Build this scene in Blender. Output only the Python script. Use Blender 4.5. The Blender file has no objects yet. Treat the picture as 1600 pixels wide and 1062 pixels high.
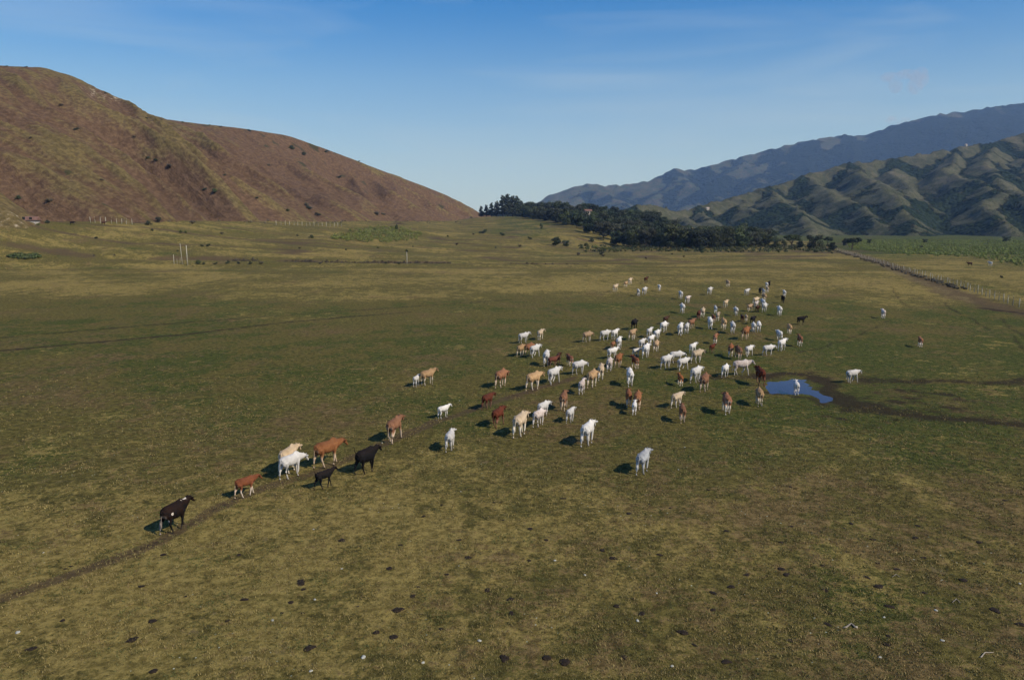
import bpy, bmesh, math, random
import numpy as np
from mathutils import Vector, Matrix
R = math.radians
random.seed(7); rng = np.random.default_rng(7)
scene = bpy.context.scene
col = scene.collection

# ------------------------------------------------------------------ camera
F = 1142.0; PITCH = 9.0; CH = 14.0
cd = bpy.data.cameras.new('camera'); cam = bpy.data.objects.new('camera', cd); col.objects.link(cam)
cam.location = (0, 0, CH); cam.rotation_euler = (R(90-PITCH), 0, 0)
cd.sensor_width = 36; cd.lens = F/1600*36; cd.clip_start = 0.5; cd.clip_end = 80000
scene.camera = cam
# ------------------------------------------------------------------ sky, sun, exposure
SUN_EL = 39.0
SUN_AZ = 121.0          # compass style: 0 = +Y, 90 = +X
world = bpy.data.worlds.new('World'); scene.world = world; world.use_nodes = True
wn = world.node_tree; bg = wn.nodes['Background']
sky = wn.nodes.new('ShaderNodeTexSky'); sky.sky_type = 'NISHITA'; sky.sun_disc = False
sky.sun_elevation = R(SUN_EL); sky.sun_rotation = R(SUN_AZ)
sky.altitude = 1200; sky.air_density = 1.1; sky.dust_density = 0.1; sky.ozone_density = 3.0
# faint high streaks of cirrus, in sky directions
_tc = wn.nodes.new('ShaderNodeTexCoord'); _mp = wn.nodes.new('ShaderNodeMapping'); _mp.inputs['Scale'].default_value = (1.2, 1.2, 9); _mp.inputs['Rotation'].default_value = (0.10, 0.06, 0)
_nz = wn.nodes.new('ShaderNodeTexNoise'); _nz.inputs['Scale'].default_value = 2.2; _nz.inputs['Detail'].default_value = 6; _nz.inputs['Distortion'].default_value = .6
_mr = wn.nodes.new('ShaderNodeMapRange'); _mr.inputs['From Min'].default_value = .45; _mr.inputs['From Max'].default_value = .8; _mr.inputs['To Max'].default_value = .38
_mx = wn.nodes.new('ShaderNodeMix'); _mx.data_type = 'RGBA'; _mx.inputs[7].default_value = (4.6, 5.8, 7.4, 1)
wn.links.new(_tc.outputs['Generated'], _mp.inputs['Vector']); wn.links.new(_mp.outputs[0], _nz.inputs['Vector']); wn.links.new(_nz.outputs['Fac'], _mr.inputs['Value'])
wn.links.new(_mr.outputs[0], _mx.inputs[0]); _hs = wn.nodes.new('ShaderNodeHueSaturation'); _hs.inputs['Saturation'].default_value = 1.5; _hs.inputs['Value'].default_value = 1.0
_ml = wn.nodes.new('ShaderNodeMix'); _ml.data_type = 'RGBA'; _ml.blend_type = 'MULTIPLY'; _ml.inputs[0].default_value = 1; _ml.inputs[7].default_value = (.93, .97, 1.21, 1)
wn.links.new(sky.outputs[0], _hs.inputs['Color']); wn.links.new(_hs.outputs[0], _ml.inputs[6]); wn.links.new(_ml.outputs[2], _mx.inputs[6]); wn.links.new(_mx.outputs[2], bg.inputs['Color']); bg.inputs['Strength'].default_value = 0.097
# pale blue air low over the horizon
_ll = wn.nodes.new('ShaderNodeSeparateXYZ'); wn.links.new(_tc.outputs['Generated'], _ll.inputs[0])
_lr = wn.nodes.new('ShaderNodeMapRange'); _lr.interpolation_type = 'SMOOTHSTEP'; _lr.inputs['From Min'].default_value = .30; _lr.inputs['From Max'].default_value = -.02; _lr.inputs['To Max'].default_value = .85
_lm = wn.nodes.new('ShaderNodeMix'); _lm.data_type = 'RGBA'; _lm.inputs[7].default_value = (3.7, 5.1, 6.6, 1)
wn.links.new(_ll.outputs[2], _lr.inputs['Value']); wn.links.new(_lr.outputs[0], _lm.inputs[0]); wn.links.new(_mx.outputs[2], _lm.inputs[6]); wn.links.new(_lm.outputs[2], bg.inputs['Color'])
sd = bpy.data.lights.new('sun', 'SUN'); sun = bpy.data.objects.new('sun', sd); col.objects.link(sun)
sd.energy = 4.7; sd.angle = R(0.5); sd.color = (1.0, 0.925, 0.80)
sv = Vector((math.sin(R(SUN_AZ))*math.cos(R(SUN_EL)), math.cos(R(SUN_AZ))*math.cos(R(SUN_EL)), math.sin(R(SUN_EL))))
sun.rotation_euler = sv.to_track_quat('Z', 'Y').to_euler()
sun.location = sv*3000
scene.view_settings.view_transform = 'Standard'; scene.view_settings.look = 'None'
scene.view_settings.exposure = 0.15; scene.view_settings.gamma = 1.0
scene.cycles.max_bounces = 5; scene.cycles.volume_bounces = 0; scene.cycles.transparent_max_bounces = 8
scene.cycles.diffuse_bounces = 2

# ------------------------------------------------------------------ noise
def _h(ix, iy, seed):
    n = (ix.astype(np.int64)*374761393 + iy.astype(np.int64)*668265263 + seed*1274126177) & 0xffffffff
    n = ((n ^ (n >> 13))*1274126177) & 0xffffffff
    return ((n ^ (n >> 16)) & 0xffff)/65535.0
def vnoise(x, y, seed=0):
    x = np.asarray(x, float); y = np.asarray(y, float)
    ix = np.floor(x); iy = np.floor(y); fx = x-ix; fy = y-iy
    ux = fx*fx*fx*(fx*(fx*6-15)+10); uy = fy*fy*fy*(fy*(fy*6-15)+10)
    def g(a, b):
        t = _h(ix+a, iy+b, seed)*2*math.pi
        return np.cos(t)*(fx-a)+np.sin(t)*(fy-b)
    return (g(0,0)*(1-ux)*(1-uy)+g(1,0)*ux*(1-uy)+g(0,1)*(1-ux)*uy+g(1,1)*ux*uy)*1.5
def fbm(x, y, o=4, seed=0):
    s = 0; a = 1; t = 0
    for k in range(o):
        s = s+a*vnoise(x*2**k, y*2**k, seed+k*17); t += a; a *= .5
    return s/t
def ridged(x, y, o=3, seed=0):
    s = 0; a = 1; t = 0
    for k in range(o):
        s = s+a*(1-2*np.abs(vnoise(x*2**k, y*2**k, seed+k*17))); t += a; a *= .5
    return s/t
def sstep(a, b, x):
    t = np.clip((x-a)/(b-a), 0, 1); return t*t*(3-2*t)

# ------------------------------------------------------------------ picture <-> place
cp, sp = math.cos(R(PITCH)), math.sin(R(PITCH))
def ray(px, py):
    a = (px-800)/F; b = -(py-531)/F
    return np.array([a, cp+b*sp, -sp+b*cp])
def proj(x, y, z):
    d = y*cp-(z-CH)*sp; u = y*sp+(z-CH)*cp
    return 800+F*x/d, 531-F*u/d
def z_at(px, py, Y):
    d = ray(px, py); return CH+d[2]/d[1]*Y
def P3(px, py, Y):
    d = ray(px, py); k = Y/d[1]; return np.array([d[0]*k, Y, CH+d[2]*k])
def flat(px, py):
    d = ray(px, py); k = -CH/d[2]; return d[0]*k, d[1]*k

GP = [-1200,-250,   0, 260, 370, 500, 640, 710, 760, 830, 900, 960,1040,1100,1200,2000]
GY = [ 180,  210, 285, 350, 400, 470, 620, 800, 950, 900, 800, 800, 800, 800, 800, 800]
GR = [ 352,  350, 346, 346, 346, 346, 346, 345, 338, 338, 337, 338, 350, 360, 371, 371]
G0 = [ 150,  175, 232, 240, 240, 240, 245, 250, 270, 300, 360, 450, 470, 480, 500, 500]
GZ = [CH+(531-0)*0 for _ in GP]
GZ = [float(z_at(p, r, y)) for p, r, y in zip(GP, GR, GY)]
GZ[-1] = GZ[-2] = 0.0
PUD = [(1197,595.7),(1212,596.5),(1227,594.6),(1238,592),(1250,592.8),(1260,593.5),(1262,598),(1266,602),(1270,608),(1279,611),(1287.5,615.7),(1295,618),(1302.7,623),(1298.5,626),(1290,627),(1286,631),(1281,629.5),(1279,625),(1274,621),(1266,617),(1254.5,616),(1242,616.5),(1232.5,615.7),(1224,616.4),(1216,615.4),(1208,615),(1201,613.6),(1196,610),(1194,606),(1195,600)]
PW = np.array([flat(*q) for q in PUD])
def pool_dist(x, y):
    d = np.full(x.shape, 1e9); ins = np.zeros(x.shape, bool)
    for (ax, ay), (bx, by) in zip(PW, np.roll(PW, -1, 0)):
        dx, dy = bx-ax, by-ay
        t = np.clip(((x-ax)*dx+(y-ay)*dy)/(dx*dx+dy*dy), 0, 1)
        d = np.minimum(d, np.hypot(x-ax-t*dx, y-ay-t*dy))
        c = (ay > y) != (by > y)
        ins ^= c & (x < dx*(y-ay)/(dy if abs(dy) > 1e-9 else 1e-9)+ax)
    return np.where(ins, -d, d)
def gully_y(x):
    return 258+10*fbm(x/60., x*0+3.3, 3, 5)
def ground_z(x, y):
    x = np.asarray(x, float); y = np.asarray(y, float)
    yy = np.maximum(y, 1.0)
    px = 800+1156*x/yy
    px = np.clip(px, -1200, 2000)
    Yb = np.interp(px, GP, GY); zb = np.interp(px, GP, GZ); y0 = np.interp(px, GP, G0)
    t = np.clip((y-y0)/(Yb-y0), 0, 1.0)
    z = zb*(t*0.75+0.25*t*t*(3-2*t))
    far = sstep(200, 330, y)
    z = z+far*(1.5*fbm(x/70., y/45., 3, 11)*np.clip(t*6, 0, 1)*(1-sstep(.8, 1, t)*.5))
    z = z+sstep(90, 200, y)*0.25*fbm(x/40., y/30., 2, 12)
    inb = sstep(90, 190, px)*sstep(1050, 950, px)
    z = z-inb*(.7*np.exp(-((y-gully_y(x))/4.5)**2) - 0.5*np.exp(-((y-gully_y(x)+11)/7)**2))
    near = 1-sstep(60, 300, y)
    z = z+near*(0.035*fbm(x/1.1, y/1.1, 3, 21)+0.05*fbm(x/6., y/6., 2, 22))*(y > 0)
    # the hollow of the pool: shore just above the water, bed below it
    w = np.clip(1.6-np.hypot((x-27)/9., (y-62.)/9.), 0, 1)
    if np.any(w > 0):
        d = pool_dist(x, y)+.55*fbm(x/1.3, y/1.3, 3, 23)+.10
        w = np.clip((4-d)/3.2, 0, 1)*(w > 0); w = w*w*(3-2*w)
        z = z*(1-w)+w*np.clip(d*.11, -.14, .030)+w*.5*near*.035*fbm(x/1.1, y/1.1, 3, 21)
    return z
def hit(px, py, ymax=1400):
    d = ray(px, py)
    Y = np.concatenate([np.arange(15, 200, 0.25), np.arange(200, ymax, 0.5)])
    x = d[0]/d[1]*Y; z = CH+d[2]/d[1]*Y
    g = ground_z(x, Y)
    k = np.nonzero(z <= g)[0]
    if len(k) == 0: i = len(Y)-1
    else: i = k[0]
    return float(x[i]), float(Y[i]), float(g[i])

# ------------------------------------------------------------------ helpers: objects
def tag(o, label=None, cat=None, group=None, kind=None):
    if label: o['label'] = label
    if cat: o['category'] = cat
    if group: o['group'] = group
    if kind: o['kind'] = kind
    return o
def empty(name, loc=(0,0,0), rz=0, sc=1):
    o = bpy.data.objects.new(name, None); col.objects.link(o)
    o.location = loc; o.rotation_euler = (0,0,rz); o.scale = (sc,)*3; o.empty_display_size = .3
    return o
def link_mesh(name, me, mat=None, parent=None):
    o = bpy.data.objects.new(name, me); col.objects.link(o)
    if mat is not None and len(me.materials) == 0: me.materials.append(mat)
    if parent is not None: o.parent = parent
    return o
def mesh_np(name, V, Fc, smooth=False):
    V = np.ascontiguousarray(V, dtype=np.float32); Fc = np.ascontiguousarray(Fc, dtype=np.int32)
    k = Fc.shape[1]; me = bpy.data.meshes.new(name)
    me.vertices.add(len(V)); me.vertices.foreach_set('co', V.ravel())
    me.loops.add(Fc.size); me.loops.foreach_set('vertex_index', Fc.ravel())
    me.polygons.add(len(Fc)); me.polygons.foreach_set('loop_start', np.arange(0, Fc.size, k, dtype=np.int32))
    if smooth: me.polygons.foreach_set('use_smooth', np.ones(len(Fc), dtype=bool))
    me.update(calc_edges=True); me.validate()
    return me
def add_attr(me, name, rgba):
    a = me.color_attributes.new(name, 'FLOAT_COLOR', 'POINT')
    a.data.foreach_set('color', np.ascontiguousarray(rgba, dtype=np.float32).ravel())
def grid_faces(nu, nv):
    i = np.arange(nu-1)[:,None]*nv+np.arange(nv-1)[None,:]
    return np.stack([i, i+nv, i+nv+1, i+1], -1).reshape(-1, 4)

# mesh builder for hard surfaced things
class MB:
    def __init__(s): s.bm = bmesh.new()
    def box(s, x0, x1, y0, y1, z0, z1):
        r = bmesh.ops.create_cube(s.bm, size=1)
        for v in r['verts']:
            v.co = Vector(((x0+x1)/2+v.co.x*(x1-x0), (y0+y1)/2+v.co.y*(y1-y0), (z0+z1)/2+v.co.z*(z1-z0)))
        return s
    def tube(s, pts, rad, seg=8, cap=True):
        pts = [Vector(p) for p in pts]; n = len(pts)
        if not hasattr(rad, '__len__'): rad = [rad]*n
        rings = []; up = Vector((0,0,1))
        for i, p in enumerate(pts):
            t = (pts[min(i+1,n-1)]-pts[max(i-1,0)]).normalized()
            a = t.cross(up)
            if a.length < .05: a = t.cross(Vector((1,0,0)))
            a.normalize(); b = t.cross(a)
            rings.append([s.bm.verts.new(p+(a*math.cos(q*2*math.pi/seg)+b*math.sin(q*2*math.pi/seg))*rad[i]) for q in range(seg)])
        for i in range(n-1):
            for q in range(seg):
                s.bm.faces.new((rings[i][q], rings[i][(q+1)%seg], rings[i+1][(q+1)%seg], rings[i+1][q]))
        if cap:
            s.bm.faces.new(list(reversed(rings[0]))); s.bm.faces.new(rings[-1])
        return s
    def loft(s, st, seg=16):
        # st: (x, y, z, halfwidth, halfheight); rings square to the path
        n = len(st); P = [Vector(q[:3]) for q in st]; rings = []
        for i in range(n):
            t = (P[min(i+1,n-1)]-P[max(i-1,0)]).normalized()
            a = Vector((0,1,0)); b = a.cross(t).normalized(); a = t.cross(b).normalized()
            w, h = st[i][3], st[i][4]
            rings.append([s.bm.verts.new(P[i]+a*w*math.cos(q*2*math.pi/seg)+b*h*math.sin(q*2*math.pi/seg)) for q in range(seg)])
        for i in range(n-1):
            for q in range(seg):
                s.bm.faces.new((rings[i][q], rings[i][(q+1)%seg], rings[i+1][(q+1)%seg], rings[i+1][q]))
        s.bm.faces.new(list(reversed(rings[0]))); s.bm.faces.new(rings[-1])
        return s
    def ball(s, c, r, m=None, sub=2):
        res = bmesh.ops.create_icosphere(s.bm, subdivisions=sub, radius=1)
        for v in res['verts']:
            q = Vector((v.co.x*r[0], v.co.y*r[1], v.co.z*r[2]))
            if m is not None: q = m @ q
            v.co = q+Vector(c)
        return s
    def mesh(s, name, smooth=False):
        bmesh.ops.recalc_face_normals(s.bm, faces=s.bm.faces[:])
        me = bpy.data.meshes.new(name); s.bm.to_mesh(me); s.bm.free()
        if smooth: me.polygons.foreach_set('use_smooth', np.ones(len(me.polygons), dtype=bool))
        me.update(); return me
    def build(s, name, mat, parent=None, smooth=False):
        return link_mesh(name, s.mesh(name, smooth), mat, parent)

# ------------------------------------------------------------------ materials
class NT:
    def __init__(s, name):
        s.m = bpy.data.materials.new(name); s.m.use_nodes = True; s.t = s.m.node_tree
        s.b = s.t.nodes['Principled BSDF']; s.b.inputs['Roughness'].default_value = .9
        s.b.inputs['Specular IOR Level'].default_value = .2
    def n(s, ty, **kw):
        nd = s.t.nodes.new(ty)
        for k, v in kw.items(): setattr(nd, k, v)
        return nd
    def l(s, a, b): s.t.links.new(a, b)
    def set(s, sock, v):
        if isinstance(v, bpy.types.NodeSocket): s.l(v, sock)
        elif isinstance(v, (tuple, list)) and len(v) == 3 and sock.type == 'RGBA': sock.default_value = (*v, 1)
        else: sock.default_value = v
    def noise(s, vec, scale, detail=4, rough=.6, dist=0, color=False):
        nd = s.n('ShaderNodeTexNoise'); nd.inputs['Scale'].default_value = scale
        nd.inputs['Detail'].default_value = detail; nd.inputs['Roughness'].default_value = rough
        nd.inputs['Distortion'].default_value = dist
        if vec is not None: s.l(vec, nd.inputs['Vector'])
        return nd.outputs['Color' if color else 'Fac']
    def ramp(s, fac, a, b, lo=0., hi=1.):
        nd = s.n('ShaderNodeMapRange'); nd.interpolation_type = 'SMOOTHSTEP'
        s.set(nd.inputs['Value'], fac); nd.inputs['From Min'].default_value = a; nd.inputs['From Max'].default_value = b
        nd.inputs['To Min'].default_value = lo; nd.inputs['To Max'].default_value = hi
        return nd.outputs[0]
    def mix(s, f, a, b, mode='MIX'):
        nd = s.n('ShaderNodeMix'); nd.data_type = 'RGBA'; nd.blend_type = mode
        s.set(nd.inputs[0], f); s.set(nd.inputs[6], a); s.set(nd.inputs[7], b)
        return nd.outputs[2]
    def math(s, op, a, b=0.):
        nd = s.n('ShaderNodeMath', operation=op); s.set(nd.inputs[0], a); s.set(nd.inputs[1], b); return nd.outputs[0]
    def bump(s, h, strength, dist, prev=None):
        nd = s.n('ShaderNodeBump'); nd.inputs['Strength'].default_value = strength; nd.inputs['Distance'].default_value = dist
        s.l(h, nd.inputs['Height'])
        if prev is not None: s.l(prev, nd.inputs['Normal'])
        return nd.outputs[0]
    def attr(s, name):
        nd = s.n('ShaderNodeAttribute', attribute_name=name); sep = s.n('ShaderNodeSeparateColor'); s.l(nd.outputs['Color'], sep.inputs[0])
        return sep.outputs[0], sep.outputs[1], sep.outputs[2]
    def pos(s): return s.n('ShaderNodeNewGeometry').outputs['Position']
    def stretch(s, vec, sc):
        nd = s.n('ShaderNodeMapping'); nd.inputs['Scale'].default_value = sc; s.l(vec, nd.inputs['Vector']); return nd.outputs[0]
    def done(s, colr, normal=None, rough=None):
        s.set(s.b.inputs['Base Color'], colr)
        if normal is not None: s.l(normal, s.b.inputs['Normal'])
        if rough is not None: s.set(s.b.inputs['Roughness'], rough)
        return s.m

def mat_simple(name, c, rough=.8, var=.25, scale=6., obj=True):
    t = NT(name)
    v = t.n('ShaderNodeTexCoord').outputs['Object'] if obj else t.pos()
    nz = t.noise(v, scale, 4)
    c2 = tuple(x*(1-var) for x in c); c3 = tuple(min(1, x*(1+var)) for x in c)
    return t.done(t.mix(t.ramp(nz, .3, .7), c2, c3), t.bump(nz, .3, .01), rough)
def mat_leaf(name, a, b, cc=None):
    t = NT(name)
    g = t.n('ShaderNodeNewGeometry'); oi = t.n('ShaderNodeObjectInfo')
    c = t.mix(g.outputs['Random Per Island'], a, b)
    big = t.noise(t.pos(), .35, 2)
    c = t.mix(t.ramp(big, .4, .65), c, cc or b)
    hv = t.n('ShaderNodeHueSaturation'); t.l(c, hv.inputs['Color'])
    t.l(t.ramp(oi.outputs['Random'], 0, 1, .60, 1.2), hv.inputs['Value'])
    t.l(t.ramp(oi.outputs['Random'], 0, 1, .485, .515), hv.inputs['Hue'])
    t.done(hv.outputs[0], rough=.7)
    t.b.inputs['Specular IOR Level'].default_value = .3
    return t.m

# ground ---------------------------------------------------------------
def ground_mat():
    t = NT('pasture'); p = t.pos()
    gr, dry, brk = t.attr('macro'); dirt, mud_dark, pale_dry = t.attr('marks')
    n1 = t.noise(p, .16, 5, .6); n2 = t.noise(p, .9, 5, .65); n3 = t.noise(p, 5., 4, .7); n4 = t.noise(p, 22., 3, .75)
    nb = t.noise(p, 60., 2, .7); n5 = t.noise(t.stretch(p, (1, 1, 1)), 2.1, 6, .72); n6 = t.noise(p, .42, 6, .75)
    olive = t.mix(t.ramp(n5, .38, .62), (.052,.046,.014), (.134,.112,.032))
    green = t.mix(t.ramp(n5, .36, .62), (.023,.036,.009), (.072,.083,.018))
    straw = t.mix(t.ramp(n5, .36, .62), (.135,.102,.030), (.33,.250,.082))
    brown = t.mix(t.ramp(n5, .38, .64), (.074,.049,.023), (.185,.122,.060))
    def thr(a, amp, lo, hi):       # attribute pushed about by noise, then cut
        s_ = t.math('ADD', t.math('MULTIPLY', t.math('SUBTRACT', n2, .5), amp), a)
        s_ = t.math('ADD', s_, t.math('MULTIPLY', t.math('SUBTRACT', n3, .5), amp*.9))
        s_ = t.math('ADD', s_, t.math('MULTIPLY', t.math('SUBTRACT', n6, .5), amp*.8))
        s_ = t.math('ADD', s_, t.math('MULTIPLY', t.math('SUBTRACT', n1, .5), amp*.4))
        return t.ramp(s_, lo, hi)
    c = t.mix(thr(gr, 1.35, .44, .68), olive, green)
    c = t.mix(t.math('MULTIPLY', thr(dry, 1.35, .48, .76), .8), c, straw)
    c = t.mix(t.math('MULTIPLY', thr(brk, 1.35, .50, .76), .75), c, brown)
    # rank green clumps left by the dung, and thin worn spots
    c = t.mix(t.math('MULTIPLY', t.ramp(n6, .60, .68), t.ramp(n2, .46, .58, .2, .8)), c, t.mix(n4, (.022,.034,.012), (.055,.075,.022)))
    c = t.mix(t.math('MULTIPLY', t.ramp(n6, .40, .33), t.ramp(n5, .46, .58, .1, .6)), c, (.175,.125,.080))
    # fine blades: light and dark flecks of the sward
    c = t.mix(t.ramp(n4, .54, .72, 0, .55), c, (.30,.25,.105))
    c = t.mix(t.ramp(n3, .42, .30, 0, .55), c, (.024,.024,.011))
    c = t.mix(t.ramp(nb, .36, .24, 0, .7), c, (.020,.022,.009))
    # tiny pale clover heads
    vo = t.n('ShaderNodeTexVoronoi'); vo.inputs['Scale'].default_value = 2.2; t.l(p, vo.inputs['Vector'])
    c = t.mix(t.math('MULTIPLY', t.ramp(vo.outputs['Distance'], .085, .05), t.ramp(n1, .48, .56)), c, (.42,.45,.36))
    c = t.mix(t.math('MULTIPLY', thr(dirt, .7, .3, .75), .75), c, t.mix(n4, (.055,.036,.022), (.11,.075,.047)))
    c = t.mix(t.math('MULTIPLY', thr(mud_dark, 1.25, .34, .9), .85), c, t.mix(n3, (.012,.010,.008), (.045,.030,.021)))
    c = t.mix(t.math('MULTIPLY', thr(pale_dry, .8, .35, .75), .8), c, t.mix(n4, (.17,.135,.06), (.25,.2,.09)))  # bright dry ochre ground
    hb = t.math('ADD', t.math('MULTIPLY', n3, .6), t.math('ADD', t.math('MULTIPLY', n4, .35), t.math('MULTIPLY', nb, .2)))
    nm = t.bump(hb, 1., .13)
    nm = t.bump(n2, .8, .16, nm)
    t.b.inputs['Specular IOR Level'].default_value = .05
    return t.done(c, nm, .95)

def seg_dist(x, y, pts):
    d = np.full(x.shape, 1e9)
    for (ax, ay), (bx, by) in zip(pts[:-1], pts[1:]):
        dx, dy = bx-ax, by-ay; L = dx*dx+dy*dy+1e-9
        t = np.clip(((x-ax)*dx+(y-ay)*dy)/L, 0, 1)
        d = np.minimum(d, np.hypot(x-ax-t*dx, y-ay-t*dy))
    return d
def line(pts): return [hit(a, b)[:2] for a, b in pts]

def build_ground():
    az = np.concatenate([np.arange(-50, 50.01, .16), np.arange(54, 309, 4.)])
    az = np.radians(az); n = len(az)
    r = [0.5, 4, 9]; 
    rr = 14.0
    while rr < 1250: r.append(rr); rr *= 1.0072
    while rr < 7900: r.append(rr); rr *= 1.06
    r.append(7900); r = np.array(r)
    A, D = np.meshgrid(az, r, indexing='ij')
    A = np.concatenate([A, A[:1]], 0); D = np.concatenate([D, D[:1]], 0)
    x = np.sin(A)*D; y = np.cos(A)*D
    z = ground_z(x, y)
    z = np.where(D > 1600, z*np.clip(1-(D-1600)/2000, 0, 1), z)
    nv = len(r)
    V = np.stack([x, y, z], -1).reshape(-1, 3)
    me = mesh_np('ground', V, grid_faces(n+1, nv)[:, ::-1], True)
    px = 800+1156*x/np.maximum(y, 5)
    # greener middle distance, dry band behind the herd, ochre foreground
    dep = y
    big = 1.0*fbm(x/30., y/40., 3, 31); med = 1.5*fbm(x/8., y/10., 3, 32)+.9*sstep(80, 130, y)*fbm(x/26., y/9., 3, 37); sm = 1.7*fbm(x/2.6, y/3.0, 3, 35)
    mid = sstep(31, 50, dep+6*fbm(x/14., y/14., 2, 38))*sstep(165, 105, dep+25*fbm(x/40., y/30., 2, 39))
    gr = .20+.34*mid+.45*big+.34*med+.30*sm
    gr = gr+.06*sstep(150, 220, dep)+.5*sstep(170, 230, dep)*fbm(x/50.+5, y/12., 3, 133)+.22*sstep(1050, 1500, px)*sstep(170, 100, dep)
    dry = .62-.36*mid-.12*sstep(170, 250, dep)+.55*sstep(170, 230, dep)*fbm(x/55., y/13., 3, 131)*(1-.5*sstep(300, 400, dep))+.2*sstep(40, 27, dep)*sstep(1300, 500, px)+.45*fbm(x/25.+9, y/30., 3, 33)+.25*sm
    brk = .30+.08*mid+.5*sstep(170, 230, dep)*fbm(x/45.+9, y/10., 3, 132)+.26*sstep(46, 27, dep)*sstep(450, 1000, px)+.5*fbm(x/12.+4, y/15., 3, 34)+.3*fbm(x/2.5, y/2.9, 3, 36)
    brk = brk+.25*np.exp(-((dep-58)/14.)**2)*sstep(450, 0, px)
    # dark green damp corner at the bottom of the frame
    gr = gr+.45*np.exp(-((px-1290)/260.)**2)*sstep(23.5, 21, D)
    # lush field right of the fence line, and the slope above the scrub
    fr = sstep(1, 4, x-np.interp(y, [110,128,160,390,600], [84,90,102,178,240]))*(y > 100)
    gr = gr+.12*fr*sstep(330, 250, y)*(1+2*med)+1.4*fr*sstep(300, 350, y); dry = dry+.08*fr*sstep(330, 250, y)-.6*fr*sstep(340, 380, y)
    brk = brk-.3*fr
    gr = gr+.9*np.exp(-((px-820)/40.)**2)*sstep(430, 520, y)
    add_attr(me, 'macro', np.stack([gr, dry, brk, np.ones_like(gr)], -1).reshape(-1, 4))
    dirt = np.zeros_like(x); mud_dark = np.zeros_like(x); pale_dry = np.zeros_like(x)
    def stroke(arr, pts, w, a=1., wob=.5):
        P = line(pts); d = seg_dist(x+wob*fbm(x/5., y/5., 2, 77), y+wob*fbm(x/5.+7, y/5., 2, 78), P)
        np.maximum(arr, a*np.exp(-(d/w)**2), out=arr)
    tr = [(-60,955),(0,938),(60,918),(130,893),(200,868),(250,848),(330,797),(420,762),(500,735),(600,692),(680,660),(760,632),(830,610),(900,590)]
    stroke(dirt, tr[:8], .42, 1.15, .25); stroke(dirt, tr[7:], .6, .9, .3)
    stroke(mud_dark, tr[:8], .22, .62, .25); stroke(mud_dark, tr[7:], .3, .45, .25)
    stroke(mud_dark, [(-60,533),(0,528),(150,515),(300,503),(450,492),(600,482),(800,468)], .75, .80, .2)  # long thin dark lines running side by side over the left pasture
    stroke(mud_dark, [(-60,552),(0,548),(150,535),(300,521),(420,507),(520,497),(640,488)], .8, .90, .2)
    stroke(dirt, [(1660,505),(1600,488),(1560,481),(1480,455),(1420,428),(1370,408),(1330,396),(1300,391)], 4.2, .85, 2)
    stroke(pale_dry, [(1520,472),(1460,450),(1400,425),(1350,405)], 2.2, .5, 2)
    stroke(mud_dark, [(1700,492),(1600,490),(1565,486),(1540,482)], 1.5, .9, .5)
    stroke(mud_dark, [(1535,478),(1520,466),(1480,456)], .8, .5, .5)
    for q in ([(1395,450),(1400,462),(1414,476)], [(1476,472),(1480,478),(1495,487),(1520,500),(1548,516)], [(1565,498),(1585,515),(1600,528),(1640,545)],
              [(1387,500),(1368,512),(1350,520),(1310,535),(1250,552)], [(1580,525),(1600,545),(1625,560)]):
        stroke(mud_dark, q, .5, .65, .6)
    # mud about the pool
    stroke(mud_dark, [(1185,590),(1215,588),(1262,586),(1285,600),(1310,622)], 1.5, .95, 1.8)
    stroke(mud_dark, [(1190,612),(1230,620),(1262,622),(1282,634)], .8, .8, 1.2)
    stroke(mud_dark, [(1296,628),(1340,638),(1375,642),(1430,645),(1500,655),(1600,664),(1660,668)], 2.0, .95, 2.6)
    stroke(mud_dark, [(1375,598),(1430,594),(1530,598),(1660,595)], 1.8, .85, 2.4)
    stroke(mud_dark, [(1410,610),(1440,614),(1490,618)], .7, .85, .8)
    stroke(mud_dark, [(1290,650),(1320,655)], .5, .9, .3)
    stroke(mud_dark, [(1105,590),(1180,590)], 1.3, .75, .8)
    blob = np.exp(-(((px-1430)/190.)**2+((dep-56)/8.)**2))
    mud_dark = np.maximum(mud_dark, blob*(.52+.9*fbm(x/2.2, y/1.6, 3, 99))); brk += .3*blob
    # bare banks of the gully and cracks beyond it
    gy = gully_y(x); inb = (px > -250)*(px < 1010)
    inb = sstep(-260, -100, px)*sstep(1030, 980, px)
    dirt = np.maximum(dirt, inb*.85*np.exp(-((y-gy-3-3*fbm(x/7., y/5., 2, 98))/5.)**2)*sstep(-.25, .2, fbm(x/25., y*0, 2, 91)+.1))
    mud_dark = np.maximum(mud_dark, inb*.62*sstep(60, 160, px)*np.exp(-((y-gy)/2.4)**2)*sstep(-.05, .3, fbm(x/9., y/6., 2, 92)))
    far = sstep(262, 285, y)*inb
    cr = ridged(x/85., y/26., 2, 93)
    dirt = np.maximum(dirt, far*.8*sstep(.62, .9, cr)); mud_dark = np.maximum(mud_dark, far*.65*sstep(.8, .97, cr))
    pale_dry = np.maximum(pale_dry, far*.45*sstep(.25, .5, fbm(x/60.+3, y/20., 2, 94)))
    r2 = sstep(930, 1010, px)*sstep(1420, 1360, px)*sstep(255, 280, y)
    dirt = np.maximum(dirt, r2*.9*sstep(.55, .9, ridged(x/60., y/30.+2, 2, 95)))
    pale_dry = np.maximum(pale_dry, .40*np.exp(-((y-225-18*fbm(x/60., x*0, 2, 96))/20.)**2)*(.5+1.2*fbm(x/30., y/14., 3, 97))*sstep(250, 420, px)*sstep(1420, 1250, px))
    add_attr(me, 'marks', np.stack([dirt, mud_dark, pale_dry, np.ones_like(gr)], -1).reshape(-1, 4))
    tag(link_mesh('ground', me, ground_mat()), kind='structure')
build_ground()

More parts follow.
